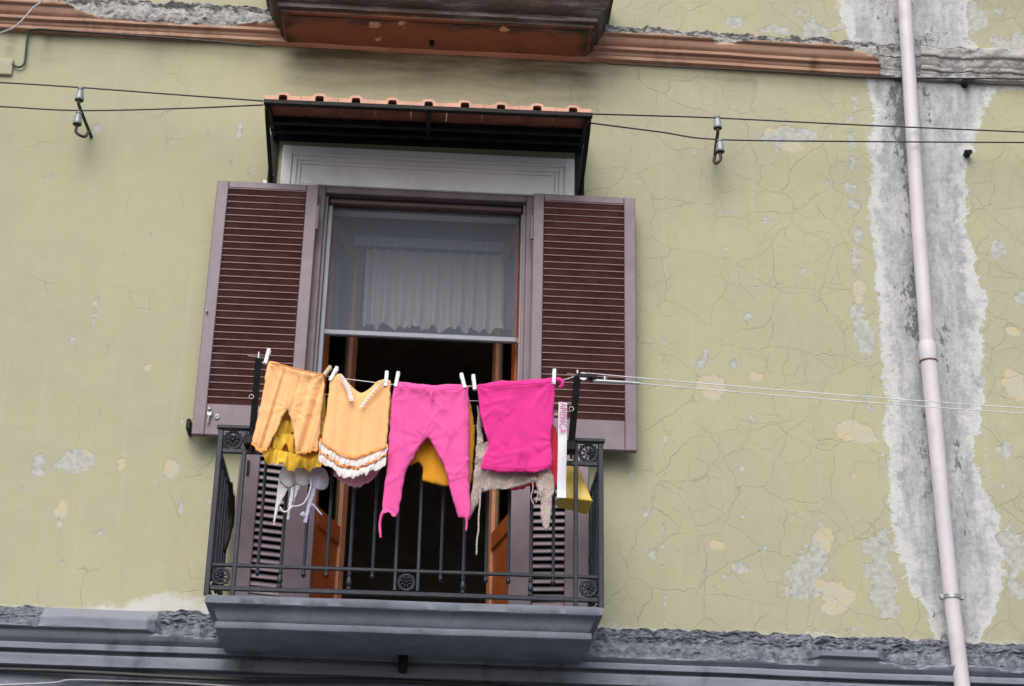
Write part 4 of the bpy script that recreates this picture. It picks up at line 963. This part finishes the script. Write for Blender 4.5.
obj('hem_seam', MB().tube(spline([at(x, y-4.5, YF-.016) for x, y in [(482, 469.8), (494, 471.5), (508, 472.2), (522, 472.4), (536, 472), (551, 469.2)]], 6), .0017, 6), M['pink2'], ts, smooth='all')
kn = MB(); k0 = at(558.5, 380, YF); kn.ellipsoid(k0, (.016, .014, .014)); kn.tube(spline([k0, at(562, 381, YF-.01), at(562.5, 385, YF-.01), at(559.5, 388, YF)], 5), [.010]*5+[.009]*10+[.006], 8); kn.tube([k0, at(553, 378.8, YF)], [.009, .012], 8)
obj('knot', kn, M['pink2'], ts, smooth='all')

# middle line
sk = garment('skirt', [(268, 393), (285, 393), (305, 392), (325.5, 392), (326, 410), (326, 440), (325, 459), (310, 463), (288, 460), (272, 454), (263, 449), (264, 430), (266, 410)], YM, M['yellow'], bulge=.015, fold=.018, lam=.035, seed=71, grid=.009)
tag(sk, 'mustard yellow tiered skirt showing behind the orange shorts', 'skirt')
for k, (pts, h) in enumerate((([(266, 420), (285, 421), (305, 422), (326, 421)], .07), ([(265, 432), (285, 434), (305, 436), (326, 435)], .075), ([(263.5, 443), (272, 448), (287, 452), (305, 455), (325, 453)], .07))):
    frill('tier', pts, h, YM-.018-.004*k, M['yellow'], sk, amp=.020, wl=.040, seed=10+k, out=.010)
gt = garment('top', [(389, 398), (405, 398), (430, 398), (455, 398), (470, 399), (473, 415), (475.5, 430), (474, 455), (471, 484), (456, 487), (444, 486.5), (434, 484), (422, 481), (423, 468), (418, 462), (411, 466), (404, 458), (396, 444), (389, 428)], YM, M['golden'], bulge=.016, fold=.015, lam=.05, seed=83, grid=.009)
tag(gt, 'golden orange top showing between the pink trouser legs', 'top')
cr = garment('vest', [(500, 430), (530, 420), (548, 418), (557, 430), (559, 450), (559.5, 484), (550, 492), (540, 488), (527, 486), (524, 489), (512, 490), (507, 486), (503, 460)], YM, M['coral'], bulge=.012, fold=.012, seed=97, grid=.009)
tag(cr, 'coral red vest showing at the right edge of the pink T shirt', 'vest')
sf = thing('shawl', 'pale beige openwork shawl with ragged ends under the pink T shirt', 'shawl', at(510, 485, YM-.03))
def sf_part(nm, pix, Y, seed, **kw): return garment(nm, pix, Y, M['beige'], sf, bulge=.010, fold=.016, lam=.035, seed=seed, grid=.008, wob=.005, **kw)
sf_part('body', [(480, 440), (552, 440), (549, 478), (538, 484), (531, 483), (520, 487), (508, 489), (495, 490), (482, 491), (476, 480)], YM-.022, 101, fine=.010)
sf_part('end', [(477, 404), (480, 412), (483, 436), (485, 460), (482, 492), (479, 503), (475, 508), (471, 517), (468, 520), (469, 506), (471, 494), (474, 470), (477, 440)], YM-.034, 103, fine=.010)
sf_part('end', [(538, 470), (548, 466), (554, 478), (555, 489), (552, 500), (551, 515), (549, 524), (547, 531), (543, 527), (540, 514), (541, 502), (537, 490)], YM-.040, 105, fine=.010)
for pts, r in (([(480, 490), (480, 502), (479, 512), (478.5, 520), (478.5, 530), (477, 540), (476.5, 555)], .0042), ([(532, 478), (533, 488), (531, 497), (534, 505)], .003), ([(536, 480), (538, 492), (536, 503)], .003)):
    obj('tassel', MB().tube(spline([at(x, y, YM-.036) for x, y in pts], 5), r, 6), M['beige'], sf, smooth='all')

# rear line
pn = garment('knickers', [(334, 455), (356, 452), (382, 450), (379.5, 468), (376, 477), (368, 482), (357, 485.5), (346, 484), (339, 480), (333.5, 473)], YB, M['pink_lace'], bulge=.012, fold=.012, lam=.03, seed=113, grid=.009, fine=.012)
tag(pn, 'pale pink lace knickers peeping out under the orange camisole', 'knickers')
frill('lace_edge', [(334, 471), (340, 478), (350, 482.5), (360, 482.5), (370, 478), (379, 467)], .022, YB-.010, M['pink_lace'], pn, amp=.006, wl=.018, seed=31)
def bra(label, mat, cups, straps, wings, Y):
    root = thing('bra', label, 'bra', at(cups[0][0], cups[0][1], Y), 'bras hanging under the yellow skirt')
    for cx, cy, rx, ry in cups:
        cp = []
        for k in range(16):
            a = 2*math.pi*k/16; top = max(0, -math.sin(a)); w_ = 1-.18*top
            cp.append((cx+rx*w_*math.cos(a)*(1+.08*math.sin(3*a+cx))+.12*ry*math.sin(a), cy+ry*math.sin(a)*(1.0 if math.sin(a) > 0 else .92)))
        garment('cup', cp, Y, mat, root, bulge=.045, soft=.032, fold=.010, lam=.04, seed=int(cx), grid=.006, wob=.001, fine=.003)
    for k, pix in enumerate(wings): garment('wing', pix, Y+.006, mat, root, bulge=.004, fold=.010, lam=.02, seed=120+k, grid=.006, wob=.002)
    for pts in straps: obj('strap', MB().tube(spline([at(x, y, Y-.012) for x, y in pts], 6), .0042, 6), mat, root, smooth='all')
bra('white bra with straps trailing below the yellow skirt', M['white_bra'], [(287.5, 476, 8, 12), (302, 475.5, 9, 11)],
    [[(310.5, 478), (311, 486), (308, 496), (304, 503), (298, 506), (292, 506.5)], [(280, 507), (283, 511.5), (288, 511), (292.5, 506)]],
    [[(278.5, 478), (284, 486), (288.5, 487.5), (285, 495), (279.5, 506), (276, 517), (274.5, 525), (273, 522), (274.5, 510), (276.5, 497)], [(290.5, 487), (294.5, 486), (294, 498), (291, 508), (289.5, 520), (286.5, 520), (288.5, 505)], [(295, 485), (304, 483), (299, 489), (295.5, 497), (292.5, 506), (291, 502), (293.5, 492)]], YB)
bra('lavender bra between the white bra and the pink lace knickers', M['lavender'], [(318.5, 477.5, 11.5, 13)],
    [[(312.5, 504), (316, 508), (322, 515)]],
    [[(310, 484), (318, 487), (314, 497), (311, 508), (307, 524), (302.5, 522), (304.5, 516), (306.5, 504)], [(304, 511), (306.5, 515), (302, 517.5), (299, 515)]], YB-.004)
sp = [at(x, y, YM-.005) for x, y in ((557, 402), (567.5, 402.5))]
ra = thing('sash', 'white ribbon sash with magenta lettering beside the pink T shirt', 'sash', at(562, 498, YM-.02))
Yr = YM-.045
def rfn(u, v):
    a, b, c, d = at(558.6, 402, Yr), at(567.3, 402.5, Yr), at(557, 498, Yr), at(565.8, 498, Yr)
    p = a.lerp(b, u).lerp(c.lerp(d, u), v); return (p.x, p.y+.005*math.sin(v*8+u)-.004*math.cos((u-.5)*3), p.z)
rb = cloth_grid(rfn, 6, 40)
nvr = len(rb.v); rb.add([(x, y+.0015, z) for x, y, z in rb.v], [tuple(reversed(f)) for f in rb.f])
obj('ribbon', rb, M['ribbon'], ra, smooth='all')
tcu = bpy.data.curves.new('lettering', 'FONT'); tcu.body = 'AMERICA'; tcu.size = .05; tcu.extrude = .0004; tcu.align_x = 'LEFT'; tcu.align_y = 'CENTER'; tcu.space_character = 1.0
tob = bpy.data.objects.new('lettering', tcu); COL.objects.link(tob)
bpy.context.view_layer.update()
tme = bpy.data.meshes.new_from_object(tob.evaluated_get(bpy.context.evaluated_depsgraph_get())); bpy.data.objects.remove(tob)
tx = np.array([v.co[:] for v in tme.vertices]); wmax = tx[:, 0].max()
topp, botp = at(562.9, 404, Yr), at(562.2, 434, Yr); ln = (botp-topp).length
tmb = MB()
for x, y, z in tx:
    q = topp.lerp(botp, x/wmax); tmb.v.append((q.x+y*1.0, q.y-.0095-.004+z, q.z))
tmb.f = [tuple(p.vertices) for p in tme.polygons]; tmb.mi = [0]*len(tmb.f)
obj('lettering', tmb, M['letter'], ra)
bpy.data.meshes.remove(tme)
p0, p1 = at(557.6, 491, Yr-.006), at(565.6, 498, Yr-.006)
obj('label_tag', MB().box(p0.x, p1.x, Yr-.011, Yr-.009, p1.z, p0.z), M['peg'], ra)

# yellow peg bag inside the railing
Yb = -.50
bg = thing('peg_bag', 'yellow vinyl peg bag hung inside the railing at the right end', 'bag', at(575, 512, Yb))
A = [at(561, 464, Yb), at(578, 465, Yb), at(593, 501, Yb-.05), at(556, 497, Yb-.05)]
Bk = [v+Vector((0, .13, .0)) for v in A]; lowf = [at(557, 507, Yb+.05), at(587, 515, Yb+.05)]
mb = MB()
mb.add([A[0], A[1], A[2], A[3], Bk[0], Bk[1], Bk[2]+Vector((-.02, .03, .01)), Bk[3]+Vector((.01, .03, .01)), lowf[0], lowf[1]],
       [(0, 1, 2, 3), (3, 2, 9, 8), (8, 9, 6, 7), (1, 5, 6, 9, 2), (0, 3, 8, 7, 4), (4, 7, 6, 5), (0, 4, 5, 1)])
ob = obj('pouch', mb, M['bag'], bg)
bv = ob.modifiers.new('round', 'BEVEL'); bv.width = .006; bv.segments = 2
obj('seam', MB().tube([A[3]+Vector((0, -.004, 0)), A[3].lerp(A[2], .5)+Vector((0, -.005, -.002)), A[2]+Vector((0, -.004, 0))], .0022, 6), M['yellow'], bg)
obj('handle', MB().tube(spline([A[0]+Vector((0, .06, 0)), A[0]+Vector((.02, .05, .05)), at(570, 452, -.53), A[1]+Vector((-.02, .05, .05)), A[1]+Vector((0, .06, 0))], 6), .004, 6), M['bag'], bg, smooth='all')
for xx in (-.975, .823):
    sg = 1 if xx < 0 else -1
    obj('scroll_brace', MB().tube(spline([(xx+sg*.012, -.16, 4.285), (xx+sg*.014, -.10, 4.22), (xx+sg*.016, -.05, 4.13), (xx+sg*.012, -.07, 4.03), (xx+sg*.008, -.15, 3.94)], 6), [.012]*5+[.020]*10+[.013]*10, 6), M['iron'], bal, smooth=40)

# pegs
def peg(label, px, py, tilt, mat, Y=YF, h=.076):
    p = at(px, py, Y); root = thing('clothes_peg', label, 'clothes peg', p, 'pegs on the clotheslines')
    T = Matrix.Translation(p) @ Matrix.Rotation(R(tilt), 4, 'Y')
    for s in (-1, 1):
        mb = MB(); y0, y1 = (-.013, -.005) if s < 0 else (.005, .013)
        mb.box(-.0085, .0085, y0, y1, -h/2, h/2, bev=.0025, M4=T @ Matrix.Rotation(R(-6*s), 4, 'X'))
        obj('jaw', mb, mat, root, smooth=30)
    sp_ = MB().tube([T @ Vector((-.009, 0, .006)), T @ Vector((.009, 0, .006))], .0045, 8); obj('spring', sp_, M['steel'], root)
peg('white peg at the waist corner of the orange shorts beside the bracket', 267.3, 356.5, 10, M['peg'])
peg('pale wooden peg between the orange shorts and the camisole', 327.5, 371, 32, M['peg_wood'], h=.055)
peg('white slanting peg on the left strap of the orange camisole', 333.8, 374, 24, M['peg'])
peg('white peg on the right strap of the orange camisole', 386.3, 379, 2, M['peg'])
peg('white peg at the left waist of the pink trousers', 397, 379.5, 8, M['peg'])
peg('white peg at the right waist of the pink trousers', 463, 381, -16, M['peg'])
peg('white peg at the corner of the pink T shirt next to the trousers', 474, 382.5, -8, M['peg'])
peg('white peg at the corner of the pink T shirt next to the knot', 554, 377, 2, M['peg'])
peg('pale wooden peg lying level behind the sash', 557, 415, 88, M['peg_wood'], Y=YM)

# ------------------------------------------------------------------ light
wd = bpy.data.worlds.new('World'); scene.world = wd; wd.use_nodes = True
nt = wd.node_tree; nt.nodes.clear()
sky = nt.nodes.new('ShaderNodeTexSky'); sky.sky_type = 'NISHITA'; sky.sun_disc = False
EL, AZ = R(47), R(196)
sky.sun_elevation = EL; sky.sun_rotation = AZ; sky.dust_density = 4; sky.air_density = 1.2; sky.ozone_density = 1.0
hs = nt.nodes.new('ShaderNodeHueSaturation'); hs.inputs['Saturation'].default_value = .85
bgn = nt.nodes.new('ShaderNodeBackground'); bgn.inputs['Strength'].default_value = .12
wo = nt.nodes.new('ShaderNodeOutputWorld')
nt.links.new(sky.outputs[0], hs.inputs['Color']); nt.links.new(hs.outputs[0], bgn.inputs[0]); nt.links.new(bgn.outputs[0], wo.inputs[0])
sd = bpy.data.lights.new('sun', 'SUN'); sd.energy = 1.35; sd.angle = R(52); sd.color = (1, .995, .98)
so_ = bpy.data.objects.new('sun', sd); COL.objects.link(so_)
sdir = Vector((math.sin(AZ)*math.cos(EL), math.cos(AZ)*math.cos(EL), math.sin(EL)))
so_.rotation_euler = sdir.to_track_quat('Z', 'Y').to_euler()
so_.location = (0, -6, 14)
vs_ = scene.view_settings
vs_.view_transform = 'Standard'; vs_.look = 'None'; vs_.gamma = 1; vs_.exposure = 0.60; vs_.use_curve_mapping = False
scene.cycles.max_bounces = 8; scene.cycles.transparent_max_bounces = 12
